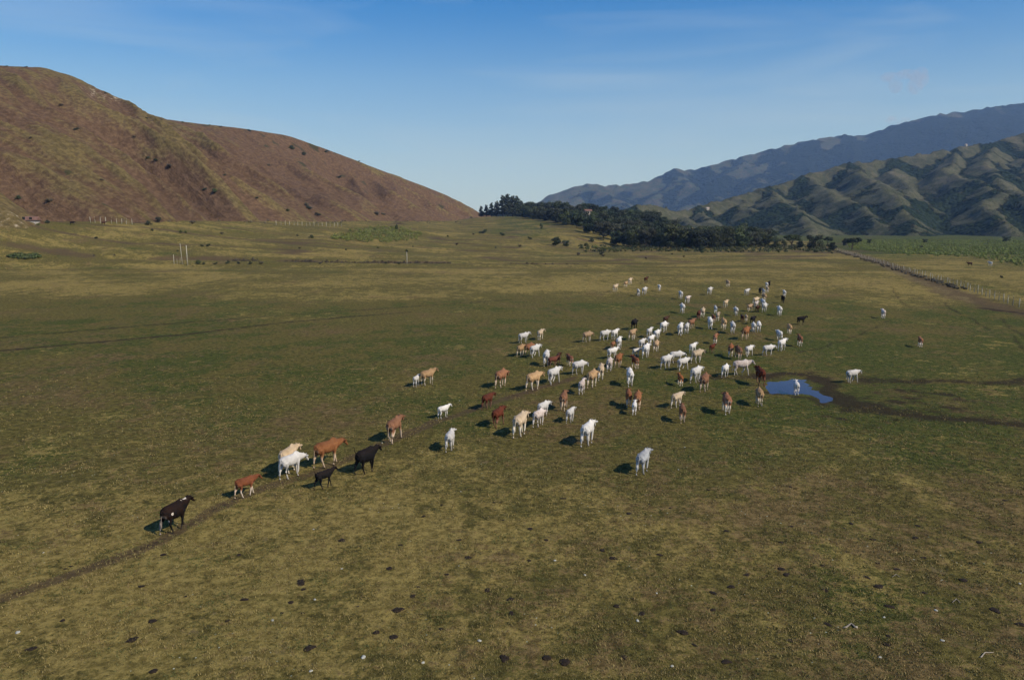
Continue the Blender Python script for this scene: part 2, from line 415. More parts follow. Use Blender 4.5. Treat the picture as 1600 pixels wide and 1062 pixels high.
# left hill ------------------------------------------------------------
RID = [(-1500,110,130),(-1000,108,180),(-700,106,240),(-500,100,310),(-250,97,400),(-80,100,460),(0,103,500),(60,106,530),(110,120,560),(170,148,590),(240,184,640),(300,192,680),(380,201,715),(450,212,760),(520,237,820),(600,268,900),(660,290,960),(700,306,1010),(728,322,1050),(748,332,1090),(790,344,1120)]
BAS = [(-700,360,130),(-360,356,170),(-140,352,220),(30,350,270),(200,350,320),(300,350,350),(360,350,385),(410,350,410),(450,350,435),(495,350,465),(545,350,505),(580,350,545),(625,350,610),(660,350,680),(695,350,760),(725,350,860),(748,350,930),(765,350,980),(785,350,1030),(800,350,1070),(820,350,1100)]
def build_hill():
    n = len(RID); t = np.linspace(0, 1, n)
    rp = np.array([P3(*q) for q in RID]); bp = np.array([P3(*q) for q in BAS])
    bp[:,2] = np.minimum(bp[:,2], ground_z(bp[:,0], bp[:,1]))-4
    U = np.linspace(0, 1, 620)
    rp = np.stack([np.interp(U, t, rp[:,k]) for k in range(3)], -1); bp = np.stack([np.interp(U, t, bp[:,k]) for k in range(3)], -1)
    def smooth(a, w):
        k = np.hanning(w); k /= k.sum(); p = np.pad(a, ((w//2, w//2), (0,0)), mode='edge')
        return np.stack([np.convolve(p[:,c], k, 'valid') for c in range(3)], -1)[:len(a)]
    rp = smooth(rp, 15); bp = smooth(bp, 41)
    v = np.concatenate([np.linspace(-.12, 1, 300), np.linspace(1.01, 2.2, 60)])
    UU, VV = np.meshgrid(U, v, indexing='ij')
    P = bp[:,None,:]+(rp-bp)[:,None,:]*VV[...,None]
    prof = np.where(VV < 1, np.clip(VV, 0, 1)**1.08, np.maximum(0, 2-VV)**1.1)
    h = (rp[:,2]-bp[:,2])[:,None]
    z = bp[:,2][:,None]+h*prof
    L = np.concatenate([[0], np.cumsum(np.hypot(*(np.diff(rp[:,:2], axis=0).T)))])[:,None]
    env = np.sin(np.pi*np.clip(VV, 0, 1))**.7
    wv = L+26*fbm(L/120., VV*1.8, 2, 41)
    s1 = ridged(wv/105., VV*.55, 1, 42); s2 = ridged(wv/48.+5*0, VV*1.1, 1, 43); s3 = ridged(wv/17., VV*2.6, 2, 44)
    amp = np.clip(h/150., .15, 1)
    s4 = ridged(wv/7.5, VV*4., 2, 144)
    d = amp*env*(20*(s1-.45)+19*(s2-.4)*(1.15-VV*.4)+5.0*(s3-.3)+1.5*(s4-.3))
    d += amp*(.35+env)*(1.2*fbm(P[...,0]/11., P[...,1]/11., 3, 45)+.5*fbm(P[...,0]/3.2, P[...,1]/3.2, 2, 46))
    z = z+d
    crest = .44+.45*(s1-.5)+.75*(s2-.45)+.60*(s3-.4)+.3*(s4-.4)
    z = np.where(VV < .0, np.minimum(z, ground_z(P[...,0], P[...,1])-1.5), z)
    P[...,2] = z
    me = mesh_np('hill', P.reshape(-1, 3), grid_faces(len(U), len(v))[:, ::-1], True)
    px = 800+1156*P[...,0]/P[...,1]
    oliv = crest-.24+.35*fbm(P[...,0]/40., P[...,1]/55., 3, 47)+.30*sstep(330, 0, px)*sstep(.6, .25, VV)*sstep(.02, .2, VV)-.16*sstep(150, 600, px)*sstep(.9, .2, VV)
    rock = (np.exp(-((px-190)/60.)**2-((VV-.80)/.07)**2)+.8*np.exp(-((px-10)/70.)**2-((VV-.06)/.07)**2))
    scr = fbm(P[...,0]/16., P[...,1]/16., 4, 48)+.2*(.4-s1)-.25+.2*sstep(.93, .99, VV)+.12*sstep(.12, .03, VV)
    add_attr(me, 'cover', np.stack([oliv, rock, scr, np.ones_like(z)], -1).reshape(-1, 4))
    add_attr(me, 'flow', np.stack([wv*.05, VV*2.2+0*wv, 0*wv, 1+0*wv], -1).reshape(-1, 4))
    tm = NT('hill grass'); p = tm.pos()
    fl = tm.n('ShaderNodeAttribute', attribute_name='flow').outputs['Vector']; nf = tm.noise(fl, 2.6, 6, .68)
    o_, r_, s_ = tm.attr('cover')
    n1 = tm.noise(p, .06, 5, .65); n2 = tm.noise(p, .35, 5, .7); n3 = tm.noise(p, 1.6, 3, .7)
    red = tm.mix(tm.ramp(n2, .35, .68), (.086,.052,.031), (.158,.100,.058))
    ol = tm.mix(tm.ramp(n2, .35, .65), (.096,.074,.032), (.178,.134,.056))
    f = tm.math('ADD', o_, tm.math('MULTIPLY', tm.math('SUBTRACT', n2, .5), .9))
    f = tm.math('ADD', f, tm.math('MULTIPLY', tm.math('SUBTRACT', n1, .5), .4))
    f = tm.math('ADD', f, tm.math('MULTIPLY', tm.math('SUBTRACT', nf, .5), 1.3))
    c = tm.mix(tm.ramp(f, .35, .95), red, ol)
    c = tm.mix(tm.ramp(n3, .38, .25, 0, .55), c, (.028,.026,.014))
    rk = tm.math('MULTIPLY', tm.ramp(n2, .56, .64), tm.ramp(r_, .3, .8))
    c = tm.mix(rk, c, (.42,.36,.28))
    sb = tm.math('ADD', s_, tm.math('MULTIPLY', tm.math('SUBTRACT', n2, .5), .8))
    c = tm.mix(tm.ramp(sb, .24, .34, 0, .8), c, (.036,.040,.019))
    nm = tm.bump(nf, 1., 2.2, tm.bump(n2, .8, 1.2)); nm = tm.bump(n3, .9, .6, nm)
    tm.b.inputs['Specular IOR Level'].default_value = .05
    tag(link_mesh('hill', me, tm.done(c, nm, .95)), kind='structure')
    return P
hillP = build_hill()

# mountains: a crest line with branching spurs, each a knife edge between straight eroded faces -------
def spur_field(X, Y, groups, slope):
    """height = the highest of (ridge height - slope * distance) over every ridge piece; also the runner-up ridge"""
    z1 = np.full(X.shape, -1e3); z2 = np.full(X.shape, -1e3)
    for segs, sl in groups:
        zg = np.full(X.shape, -1e3)
        for (ax, ay, az), (bx, by, bz) in segs:
            dx, dy = bx-ax, by-ay; L = dx*dx+dy*dy+1e-9
            t = np.clip(((X-ax)*dx+(Y-ay)*dy)/L, 0, 1)
            d = np.hypot(X-ax-t*dx, Y-ay-t*dy)
            zg = np.maximum(zg, az+(bz-az)*t-slope*sl*d)
        lo = np.minimum(z1, zg); z1 = np.maximum(z1, zg); z2 = np.maximum(z2, lo)
    return z1, z2
def wander(p0, p1, n, amp, rs, zpow):
    out = []; dx, dy = p1[0]-p0[0], p1[1]-p0[1]; L = math.hypot(dx, dy); off = 0
    for k in range(n+1):
        t = k/n
        if 0 < k: off = off*.6+rs.uniform(-1, 1)*amp
        w = t*(1.3-t)*2
        step = .018*rs.uniform(-1, 1)*(0 < k < n)
        out.append((p0[0]+dx*t-dy/L*off*w, p0[1]+dy*t+dx/L*off*w, p1[2]+(p0[2]-p1[2])*min(1, max(0, (1-t)**zpow+step))))
    return out
def mountain(name, x0, x1, y0, y1, cell, sky_px, sky_row, crestY, baseY, starts, drift, slope, seed, warp, detail, mat, branches=7, blen=.20):
    rs = random.Random(seed)
    xs = np.arange(x0, x1, cell); ys = np.arange(y0, y1, cell); X, Y = np.meshgrid(xs, ys)
    cp_ = np.arange(sky_px[0], sky_px[-1], 6.)
    cr = [tuple(P3(p, float(np.interp(p, sky_px, sky_row)), crestY(p))) for p in cp_]
    groups = [(list(zip(cr[:-1], cr[1:])), .8)]
    for k, p in enumerate(starts):
        yc = crestY(p); c = P3(p, float(np.interp(p, sky_px, sky_row)), yc)
        q = p+drift*rs.uniform(.4, 1.5); yb = baseY(q)*rs.uniform(.97, 1.12)
        e = ((q-800)/1156*yb, yb, -4.)
        c = (c[0], c[1], c[2]-6)
        line_ = wander(c, e, 9, math.hypot(c[0]-e[0], c[1]-e[1])*.035, rs, rs.uniform(.85, 1.25))
        segs = list(zip(line_[:-1], line_[1:])); groups.append((segs, 1.))
        L = math.hypot(c[0]-e[0], c[1]-e[1]); side = rs.choice((-1, 1))
        for b in range(branches):
            t = (b+rs.uniform(.4, 1.2))/(branches+.5)*.92
            i_ = min(int(t*9), 8); f = t*9-i_; A, B = line_[i_], line_[i_+1]
            P0 = tuple(A[m_]+(B[m_]-A[m_])*f for m_ in range(3))
            side = -side if rs.random() < .8 else side
            an = math.atan2(e[1]-c[1], e[0]-c[0])+side*rs.uniform(.55, 1.05)
            l = L*blen*rs.uniform(.35, 1.7)*(1.1-.4*t)
            dz = l*slope*rs.uniform(.48, .68)
            P1 = (P0[0]+math.cos(an)*l, P0[1]+math.sin(an)*l, P0[2]-dz-2)
            ln = wander((P0[0], P0[1], P0[2]-1), P1, 4, l*.07, rs, 1.0)
            groups.append((list(zip(ln[:-1], ln[1:])), 1.1))
            for u_ in range(2):
                Q0 = ln[1+u_]; a2 = an-side*rs.uniform(-1, 1.2); l2 = l*rs.uniform(.25, .45)
                groups.append(([(Q0, (Q0[0]+math.cos(a2)*l2, Q0[1]+math.sin(a2)*l2, Q0[2]-l2*slope*.66))], 1.15))
    wx = warp*fbm(X/(warp*6), Y/(warp*6), 3, seed)+warp*.22*fbm(X/(warp*1.4), Y/(warp*1.4), 2, seed+1)
    wy = warp*fbm(X/(warp*6)+31, Y/(warp*6), 3, seed+2)+warp*.22*fbm(X/(warp*1.4)+7, Y/(warp*1.4), 2, seed+3)
    z1, z2 = spur_field(X+wx, Y+wy, groups, slope)
    z1 = np.maximum(z1, -6); gap = np.clip(z1-z2, 0, 60)
    z = z1
    fade = np.clip(z/(detail*8), 0, 1)
    z = z+fade*detail*(1.25*(ridged((X+wx)/(detail*6.5), (Y+wy)/(detail*11), 3, seed+4)-.55)+.45*(ridged((X+wx)/(detail*2.6), (Y+wy)/(detail*4.5), 2, seed+44)-.5)+.5*fbm(X/(detail*2.2), Y/(detail*2.2), 3, seed+5))
    # settle the skyline on the crest seen from the valley
    px = 800+1156*X/Y; tp = np.arange(700, 2400, 4.)
    tgt = np.interp(tp, sky_px, [z_at(p, r, 1000.)-CH for p, r in zip(sky_px, sky_row)])/1000
    b = np.clip(((px-700)/4).astype(int), 0, len(tp)-1)
    for it in range(3):
        e = (z-CH)/Y; mx = np.full(len(tp), -1.); np.maximum.at(mx, b.ravel(), e.ravel())
        Ya = np.full(len(tp), 1e5); h_ = e >= mx[b]-1e-9; np.minimum.at(Ya, b[h_], Y[h_])
        c = np.where(mx > -.5, (tgt*Ya+CH)/np.maximum(mx*Ya+CH, 5), 1.); c = np.clip(c, .5, 1.6)
        c = np.convolve(np.pad(c, 4, mode='edge'), np.ones(9)/9, 'valid')
        z = np.where(z > 0, z*np.interp(px, tp, c), z)
    z = z-3
    me = mesh_np(name, np.stack([X, Y, z], -1).reshape(-1, 3), grid_faces(*X.shape)[:, ::-1], True)
    gx, gy = np.gradient(z, cell)[::-1]
    hb = .34 if cell < 15 else .22+.75*np.clip(z/600-.25, 0, 1)*0+.95*sstep(1130, 1380, px)-.08+.45*fbm(X/420., Y/700., 3, seed+26)
    wood = hb-gap/(detail*5.)+.95*fbm(X/(warp*7), Y/(warp*9), 4, seed+6)+.22*np.clip(gx, -1, 1)+.25*fbm(X/(warp*1.2), Y/(warp*1.2), 3, seed+16)
    bare = gap/(detail*7.)-.50+.8*fbm(X/(warp*3), Y/(warp*3), 3, seed+7)
    add_attr(me, 'cover', np.stack([wood, bare, z/300, np.ones_like(z)], -1).reshape(-1, 4))
    tag(link_mesh(name, me, mat), kind='structure')
    return X, Y, z

def mtn_mat(name, grassA, grassB, bareC, woodA, woodB, s, wlo, whi):
    t = NT(name); p = t.pos(); w, b, zz = t.attr('cover')
    n1 = t.noise(p, .02*s, 5, .65); n2 = t.noise(p, .10*s, 4, .7); n3 = t.noise(p, .35*s, 3, .75)
    vo = t.n('ShaderNodeTexVoronoi'); vo.inputs['Scale'].default_value = .16*s; t.l(p, vo.inputs['Vector'])
    g = t.mix(t.ramp(n1, .35, .65), grassA, grassB)
    g = t.mix(t.ramp(n2, .40, .62), g, t.mix(.6, g, bareC))
    f = t.math('ADD', b, t.math('MULTIPLY', t.math('SUBTRACT', n2, .5), 1.2))
    c = t.mix(t.ramp(f, .25, .75, 0, .8), g, bareC)
    f = t.math('ADD', w, t.math('MULTIPLY', t.math('SUBTRACT', n2, .5), .9))
    f = t.math('ADD', f, t.math('MULTIPLY', t.math('SUBTRACT', n3, .5), .5))
    wf = t.ramp(f, wlo, whi)
    c = t.mix(wf, c, t.mix(vo.outputs['Distance'], woodB, woodA))
    c = t.mix(t.ramp(n3, .44, .34, 0, .75), c, woodA)
    nm = t.bump(n2, .9, 2.6/s); nm = t.bump(n3, .9, 1.2/s, nm)
    nm = t.bump(t.math('MULTIPLY', t.math('SUBTRACT', 1., vo.outputs['Distance']), wf), 1., 4./s, nm)
    t.b.inputs['Specular IOR Level'].default_value = .05
    return t.done(c, nm, .95)

NEAR_PX = [700,880,930,960,985,1000,1020,1040,1060,1100,1140,1180,1200,1230,1250,1290,1310,1340,1370,1400,1440,1480,1500,1530,1560,1580,1600,1700,1900,2400]
NEAR_RW = [360,352,340,330,321,317,317,324,328,316,306,293,288,280,270,262,252,252,248,243,237,230,225,222,213,206,202,182,150,140]
mN = mtn_mat('mountain slope', (.040,.047,.022), (.068,.072,.036), (.120,.108,.072), (.009,.017,.009), (.024,.036,.016), 1., .14, .26)
nearM = mountain('mountain', 60, 2600, 600, 2350, 7., NEAR_PX, NEAR_RW,
    lambda p: float(np.interp(p, [700,930,1000,1060,1200,1350,1600,1900,2400], [1150,1180,1200,1300,1450,1600,1750,1700,1500])),
    lambda p: float(np.interp(p, [900,1000,1100,1200,1350,1600,2200], [1100,1000,860,790,760,740,700])),
    [945,990,1040,1090,1150,1205,1262,1335,1400,1478,1560,1650,1750,1880], 105, .60, 23, 34., 5.0, mN, 6, .27)

FAR_PX = [700,815,835,850,870,900,915,930,960,1000,1020,1045,1055,1075,1100,1150,1200,1240,1290,1320,1340,1360,1400,1450,1500,1520,1560,1600,1700,1900,2400]
FAR_RW = [350,334,318,308,300,290,287,289,290,284,278,265,262,267,259,245,232,222,213,210,212,203,190,178,173,168,163,157,150,140,140]
mF = mtn_mat('far mountain slope', (.028,.042,.019), (.056,.068,.031), (.110,.076,.058), (.006,.010,.008), (.012,.018,.012), .35, .02, .16)
mountain('far_mountain', 50, 5600, 2700, 6800, 26, FAR_PX, FAR_RW,
    lambda p: float(np.interp(p, [700,900,1200,1600,2400], [5200,5200,5400,5600,5200])),
    lambda p: float(np.interp(p, [800,1000,1200,1600,2200], [4200,3900,3500,3200,3000])),
    [872,915,960,1000,1050,1100,1150,1205,1260,1320,1390,1450,1520,1590,1680,1780,1900], 110, .50, 19, 80., 13., mF, 5, .24)

# ------------------------------------------------------------------ water
M = {}
t = NT('pool water'); t.b.inputs['Base Color'].default_value = (.014,.010,.050,1)
t.b.inputs['Roughness'].default_value = .04; t.b.inputs['IOR'].default_value = 1.33; t.b.inputs['Specular IOR Level'].default_value = .22
t.l(t.bump(t.noise(t.pos(), 3., 3), .06, .02), t.b.inputs['Normal']); M['water'] = t.m
def build_water():
    bm = bmesh.new(); n = len(PW)
    ar = sum(PW[i][0]*PW[(i+1) % n][1]-PW[(i+1) % n][0]*PW[i][1] for i in range(n))
    sg = 1 if ar > 0 else -1; vs = []
    for i in range(n):
        t_ = PW[(i+1) % n]-PW[i-1]; t_ = t_/np.hypot(*t_)
        vs.append(bm.verts.new((PW[i][0]+sg*t_[1]*.28, PW[i][1]-sg*t_[0]*.28, 0)))
    bmesh.ops.triangulate(bm, faces=[bm.faces.new(vs)])
    bmesh.ops.recalc_face_normals(bm, faces=bm.faces[:])
    if sum(f.normal.z for f in bm.faces) < 0: bmesh.ops.reverse_faces(bm, faces=bm.faces[:])
    me = bpy.data.meshes.new('water'); bm.to_mesh(me); bm.free()
    tag(link_mesh('water', me, M['water']), kind='structure')
build_water()

# ------------------------------------------------------------------ cattle
def coat(name, base, dark, leg, rump, muzzle=(.03,.025,.022), belly=None, splash=None, legtop=.55):
    t = NT(name); p = t.n('ShaderNodeTexCoord').outputs['Object']
    sx = t.n('ShaderNodeSeparateXYZ'); t.l(p, sx.inputs[0]); X, Y, Z = sx.outputs
    oi = t.n('ShaderNodeObjectInfo').outputs['Random']
    n1 = t.noise(p, 3.2, 3); n2 = t.noise(p, 14., 3); n3 = t.noise(p, 60., 2)
    c = t.mix(t.ramp(n1, .35, .65), base, dark)
    c = t.mix(t.ramp(t.math('ADD', Z, t.math('MULTIPLY', n2, .1)), .78, .62), c, belly or leg)
    c = t.mix(t.ramp(t.math('ADD', Z, t.math('MULTIPLY', n1, .3)), legtop+.22, legtop), c, leg)
    c = t.mix(t.math('MULTIPLY', t.ramp(t.math('ADD', Z, t.math('MULTIPLY', n2, .12)), 1.17, 1.30), .40), c, t.mix(.55, dark, (.03,.015,.01)) if max(base) < .6 else c)
    t.b.inputs['Specular IOR Level'].default_value = .08
    c = t.mix(t.math('MULTIPLY', t.ramp(X, -.60, -.74), t.ramp(Z, 1.05, .85)), c, rump)
    if splash:
        c = t.mix(t.ramp(t.noise(p, splash[1], 2), splash[2], splash[2]+.03), c, splash[0])
    c = t.mix(t.math('MULTIPLY', t.ramp(X, 1.26, 1.36), .9), c, muzzle)
    c = t.mix(t.ramp(Z, .075, .05), c, (.035,.028,.022))
    c = t.mix(t.math('MULTIPLY', t.ramp(Z, .30, .08), .35), c, (.12,.085,.05))
    hv = t.n('ShaderNodeHueSaturation'); t.l(c, hv.inputs['Color']); t.l(t.ramp(oi, 0, 1, .78, 1.08), hv.inputs['Value']); t.l(t.ramp(t.math('FRACT', t.math('MULTIPLY', oi, 7.3)), 0, 1, .90, 1.06), hv.inputs['Saturation'])
    return t.done(hv.outputs[0], t.bump(n3, .5, .012, t.bump(n2, .7, .035)), .8)
W = (.74,.71,.66)
COAT = {
 'white': coat('white coat', (.63,.605,.57), (.50,.48,.46), (.60,.56,.51), (.64,.61,.57), (.12,.10,.09)),
 'grey':  coat('pale grey coat', (.50,.51,.53), (.33,.35,.38), (.54,.53,.51), (.56,.56,.56)),
 'cream': coat('cream coat', (.55,.43,.30), (.45,.34,.22), (.70,.62,.50), (.72,.64,.52), (.12,.08,.06)),
 'tan':   coat('tan coat', (.45,.305,.175), (.35,.225,.125), (.64,.55,.44), (.64,.52,.38), (.10,.06,.04), legtop=.66),
 'orange':coat('orange brown coat', (.29,.135,.066), (.215,.092,.045), (.60,.46,.34), (.58,.44,.31), (.10,.05,.03), belly=(.45,.26,.14), legtop=.60),
 'red':   coat('red brown coat', (.155,.046,.026), (.105,.032,.020), (.22,.12,.08), (.16,.06,.04)),
 'redwhite': coat('red coat with white legs', (.21,.080,.040), (.15,.055,.030), (.62,.52,.43), (.60,.46,.34), belly=(.35,.17,.09), legtop=.62),
 'brownwhite': coat('brown coat with white legs', (.34,.14,.06), (.24,.09,.04), (.68,.60,.50), (.70,.62,.52), belly=(.5,.33,.2), legtop=.66),
 'brown': coat('dark brown coat', (.075,.034,.020), (.05,.022,.014), (.11,.07,.05), (.10,.05,.03)),
 'black': coat('black coat', (.008,.008,.009), (.012,.011,.012), (.009,.009,.009), (.009,.009,.009)),
 'pied':  coat('black coat with brown flanks and white splashes', (.007,.007,.008), (.020,.010,.007), (.010,.010,.010), (.34,.28,.24), splash=((.62,.55,.48), 1.9, .63)),
 'greywhite': coat('mottled white coat', (.60,.53,.49), (.44,.36,.32), (.66,.60,.55), (.70,.66,.62)),
}
def cow_mesh(name, sw=(0,0,0,0), neck=0., calf=False, bull=False, tail=0., lift=None, female=False, turn=0.):
    b = MB()
    fat = .96 if not bull else 1.18
    if calf: fat = .94
    zo = .0 if not calf else .06
    torso = [(-.80,.0,1.04+zo,.05,.06),(-.77,0,1.02+zo,.13,.14),(-.68,0,.985+zo,.215,.21),(-.52,0,.945+zo,.26,.265),(-.25,0,.90+zo,.29,.305),
             (.02,0,.885+zo,.295,.325),(.25,0,.90+zo,.265,.32),(.43,0,.93+zo,.22,.305),(.57,0,.98+zo,.165,.25)]
    torso = [(x,y,z+(.03 if h > .25 else 0),w*fat*(.97 if abs(x+.25) < .3 else 1),h*(fat*.93 if h > .15 else 1)) for x,y,z,w,h in torso]
    # neck & head swing with "neck" (radians, + is up)
    piv = Vector((.55,0,.99+zo))
    nk = [(.68,1.04,.130,.215),(.82,1.11,.108,.185),(.94,1.18,.092,.150),(1.01,1.22,.088,.120)]
    hd = [(1.07,1.235,.088,.098),(1.13,1.205,.092,.098),(1.20,1.155,.078,.085),(1.28,1.095,.060,.066),(1.36,1.030,.054,.056),(1.40,1.0,.042,.044)]
    rotN = Matrix.Rotation(-neck, 3, 'Y')
    hp = Vector((1.04,0,1.235+zo)); rotH = Matrix.Rotation(neck*.55, 3, 'Y')
    def tn(x, z, y=0):
        v = rotN @ (Vector((x,y,z+zo))-piv)
        if turn: v = Matrix.Rotation(turn*min(1, max(0, v.x/.45)), 3, 'Z') @ v
        return v+piv
    st = list(torso)
    for x,z,w,h in nk:
        q = tn(x, z); st.append((q.x,q.y,q.z,w*fat*1.05,h*(1.1 if bull else .95)))
    ha = tn(hp.x, hp.z-zo)
    def th(x, z, y=0):
        v = rotH @ (Vector((x,y,z+zo))-hp)
        v = rotN @ v
        if turn: v = Matrix.Rotation(turn*1.3, 3, 'Z') @ v
        return v+ha
    for x,z,w,h in hd:
        q = th(x, z); st.append((q.x,q.y,q.z,w,h))
    b.loft(st, 18)
    for s in (-1, 1):     # ears, drooping, and brow
        q = th(1.06, 1.235, s*.155)
        m = Matrix.Rotation(s*.35, 3, 'X') @ Matrix.Rotation(-s*.35, 3, 'Z')
        if turn: m = Matrix.Rotation(turn*1.3, 3, 'Z') @ m
        b.ball(q, (.04,.125,.06), m)
        if not calf:
            h0 = th(1.05, 1.30, s*.06); h1 = th(1.03, 1.34, s*.11); h2 = th(1.04, 1.385, s*.125)
            b.tube([h0, h1, h2], [.032,.026,.018], 8)
    # withers / hump, hip bones, brisket, dewlap
    if not calf:
        hs = 1.35 if bull else 1.0
        b.ball((.42,0,1.17+zo), (.25*hs,.085*hs,.125*hs), Matrix.Rotation(.12, 3, 'Y')); b.ball((.40,0,1.20+zo), (.14*hs,.06*hs,.12*hs))
    else:
        b.ball((.43,0,1.20+zo), (.15,.06,.05))
    for s in (-1, 1):
        b.ball((-.47,s*.17*fat,1.115+zo), (.12,.06,.05)); b.ball((-.76,s*.085,1.06+zo), (.06,.05,.06))
        b.ball((-.60,s*.135,.90+zo), (.19,.115,.22))
        b.ball((.40,s*.155*fat,.93+zo), (.17,.075,.22))
    b.ball((.55,0,.78+zo), (.16,.06,.14))
    q = tn(.72, .90); b.ball(q, (.15,.025,.13))
    if female: b.ball((-.42,0,.68), (.13,.11,.10))
    # legs: front pair then hind pair, swing sw[] in radians
    lifts = lift or (0,0,0,0)
    Ls = [(.44,1),(.44,-1)]
    for k, (lx, s) in enumerate(Ls):
        a = sw[k]; lf = lifts[k]
        def sh(dx, z, hinge=.88):
            d = hinge+zo-z; return (lx+dx+math.sin(a)*d, s*.145*fat, hinge+zo-math.cos(a)*d)
        kn = sh(.02, .38)
        foot = Vector(sh(.0, .09)); 
        if lf: foot = Vector(kn)+(Matrix.Rotation(lf, 3, 'Y') @ (foot-Vector(kn)))
        dz = 0 if lf else foot.z-.085
        foot.z -= dz
        pts = [sh(0,.86), sh(-.01,.66), kn, tuple(Vector(kn).lerp(foot, .5)), tuple(foot), (foot.x+.035, foot.y, foot.z-.06)]
        b.tube(pts, [.110,.078,.056,.042,.044,.055], 10)
    for k, s in ((2, 1), (3, -1)):
        a = sw[k]; lf = lifts[k]; lx = -.58
        def sh(dx, z, hinge=.92):
            d = hinge+zo-z; return (lx+dx*math.cos(a)+math.sin(a)*d, s*.15*fat, hinge+zo-math.cos(a)*d)
        hk = sh(-.06, .43)
        foot = Vector(sh(.0, .09))
        if lf: foot = Vector(hk)+(Matrix.Rotation(lf, 3, 'Y') @ (foot-Vector(hk)))
        dz = 0 if lf else foot.z-.085
        foot.z -= dz
        pts = [sh(.03,.92), sh(.07,.70), hk, tuple(Vector(hk).lerp(foot, .5)), tuple(foot), (foot.x+.035, foot.y, foot.z-.06)]
        b.tube(pts, [.16,.115,.062,.044,.046,.056], 10)
    # tail
    if tail > 0:
        pts = [(-.77,0,1.10+zo),(-.86,.0,1.20+zo),(-.93,.03,1.34+zo),(-.90,.07,1.50+zo),(-.97,.10,1.58+zo)]; rd = [.035,.028,.022,.024,.02]
    else:
        pts = [(-.76,0,1.12+zo),(-.835,0,1.05+zo),(-.85,.015,.85),(-.84,.03,.62),(-.85,.035,.46),(-.84,.04,.36)]; rd = [.035,.03,.024,.022,.034,.02]
    b.tube(pts, rd, 8)
    me = b.mesh(name)
    o = bpy.data.objects.new(name, me); col.objects.link(o)
    md = o.modifiers.new('r', 'REMESH'); md.mode = 'VOXEL'; md.voxel_size = .021; md.use_smooth_shade = True
    sm = o.modifiers.new('s', 'SMOOTH'); sm.factor = .5; sm.iterations = 5
    dg = bpy.context.evaluated_depsgraph_get(); ev = o.evaluated_get(dg)
    out = bpy.data.meshes.new_from_object(ev, depsgraph=dg); out.name = name
    bpy.data.objects.remove(o); bpy.data.meshes.remove(me)
    V = np.zeros(len(out.vertices)*3, np.float32); out.vertices.foreach_get('co', V); V = V.reshape(-1, 3)
    V[:,0] *= .88; V[:,2] *= 1.08; out.vertices.foreach_set('co', V.ravel()); out.update()
    return out, V
POSE = {
 'w1': cow_mesh('cow walking', (.32,-.22,-.30,.26), -.36, female=True),
 'w2': cow_mesh('cow stepping', (-.25,.30,.30,-.22), -.25, lift=(.45,0,0,0)),
 'w3': cow_mesh('cow strolling', (.15,-.12,-.24,.16), -.58, female=True),
 's1': cow_mesh('cow standing', (.03,-.04,-.06,.06), -.10),
 's2': cow_mesh('cow looking round', (-.08,.05,.10,-.10), -.18, turn=-.35, female=True),
 'g1': cow_mesh('cow grazing', (.22,-.15,-.10,.12), -.95),
 'b1': cow_mesh('bull walking', (.28,-.20,-.25,.24), -.15, bull=True, tail=1),
 'b2': cow_mesh('bull striding', (.38,-.28,-.30,.28), -.05, bull=True),
 'c1': cow_mesh('calf walking', (.30,-.25,-.28,.26), -.28, calf=True),
 'c2': cow_mesh('calf stepping', (-.22,.28,.28,.20), -.35, calf=True, lift=(.4,0,0,0)),
 'c3': cow_mesh('calf standing', (.05,-.04,-.08,.05), -.10, calf=True),
 'ct': cow_mesh('calf trotting', (.34,-.30,-.36,.30), -.05, calf=True, tail=1),
}
SUB = {}
for k_, (m_, V_) in POSE.items():
    ii = np.argsort(V_[:,2]); lo = ii[:60]
    SUB[k_] = V_[np.unique(np.concatenate([np.arange(0, len(V_), 9), lo]))]
cowcache = {}
COWPOS = []
def place_cow(x0, x1, yt, yb, ct, hd, pose, label, ground=None):
    S = SUB[pose]; zr = S[:,2]
    if not ground:      # turn the animal a little until it is as broad as it looks
        X0, Y0 = flat((x0+x1)/2, yb-5); best = None
        for dh in range(-10, 31, 5):
            h_ = hd+dh if hd < 90 else hd-dh
            if hd <= 90 < h_: continue
            ca, sa = math.cos(R(h_)), math.sin(R(h_))
            u, v = proj(X0+S[:,0]*ca-S[:,1]*sa, Y0+S[:,0]*sa+S[:,1]*ca, zr)
            e = abs(math.log((v.max()-v.min())/(u.max()-u.min())*(x1-x0)/(yb-yt)))+abs(dh)*.004
            if best is None or e < best[0]: best = (e, h_)
        hd = best[1]
    a = R(hd); ca, sa = math.cos(a), math.sin(a)
    xr = S[:,0]*ca-S[:,1]*sa; yr = S[:,0]*sa+S[:,1]*ca
    calf = pose[0] == 'c'
    lo_, hi_ = (.55, .98) if calf else (.86, 1.18)
    s = .75 if calf else 1.0
    tx, ty = (x0+x1)/2, yb-6
    gx, gy, gz = ground if ground else (*flat(tx, ty), 0)
    for it in range(10):
        gz = ground[2] if ground else float(ground_z(gx, gy))
        u, v = proj(gx+xr*s, gy+yr*s, gz+zr*s)
        h = v.max()-v.min(); w = u.max()-u.min()
        q = .65*(yb-yt)/h+.35*(x1-x0)/w
        s = min(hi_, max(lo_, s*q))
        if ground: continue
        d = gy*gy/(F*CH)
        gy += (v.max()-yb)*d*.9
        gx += (tx-(u.max()+u.min())/2)*gy/F
    key = (pose, ct)
    if key not in cowcache:
        me = POSE[pose][0].copy(); me.name = 'cow body'; me.materials.clear(); me.materials.append(COAT[ct]); cowcache[key] = me
    o = link_mesh('calf' if calf else 'cow', cowcache[key])
    o.location = (gx, gy, gz-.012); o.rotation_euler = (0, 0, a); o.scale = (s, s, s)
    tag(o, label, 'calf' if calf else 'cow', 'cattle spread over the pasture')
    COWPOS.append((gx, gy, s, label))
    return o
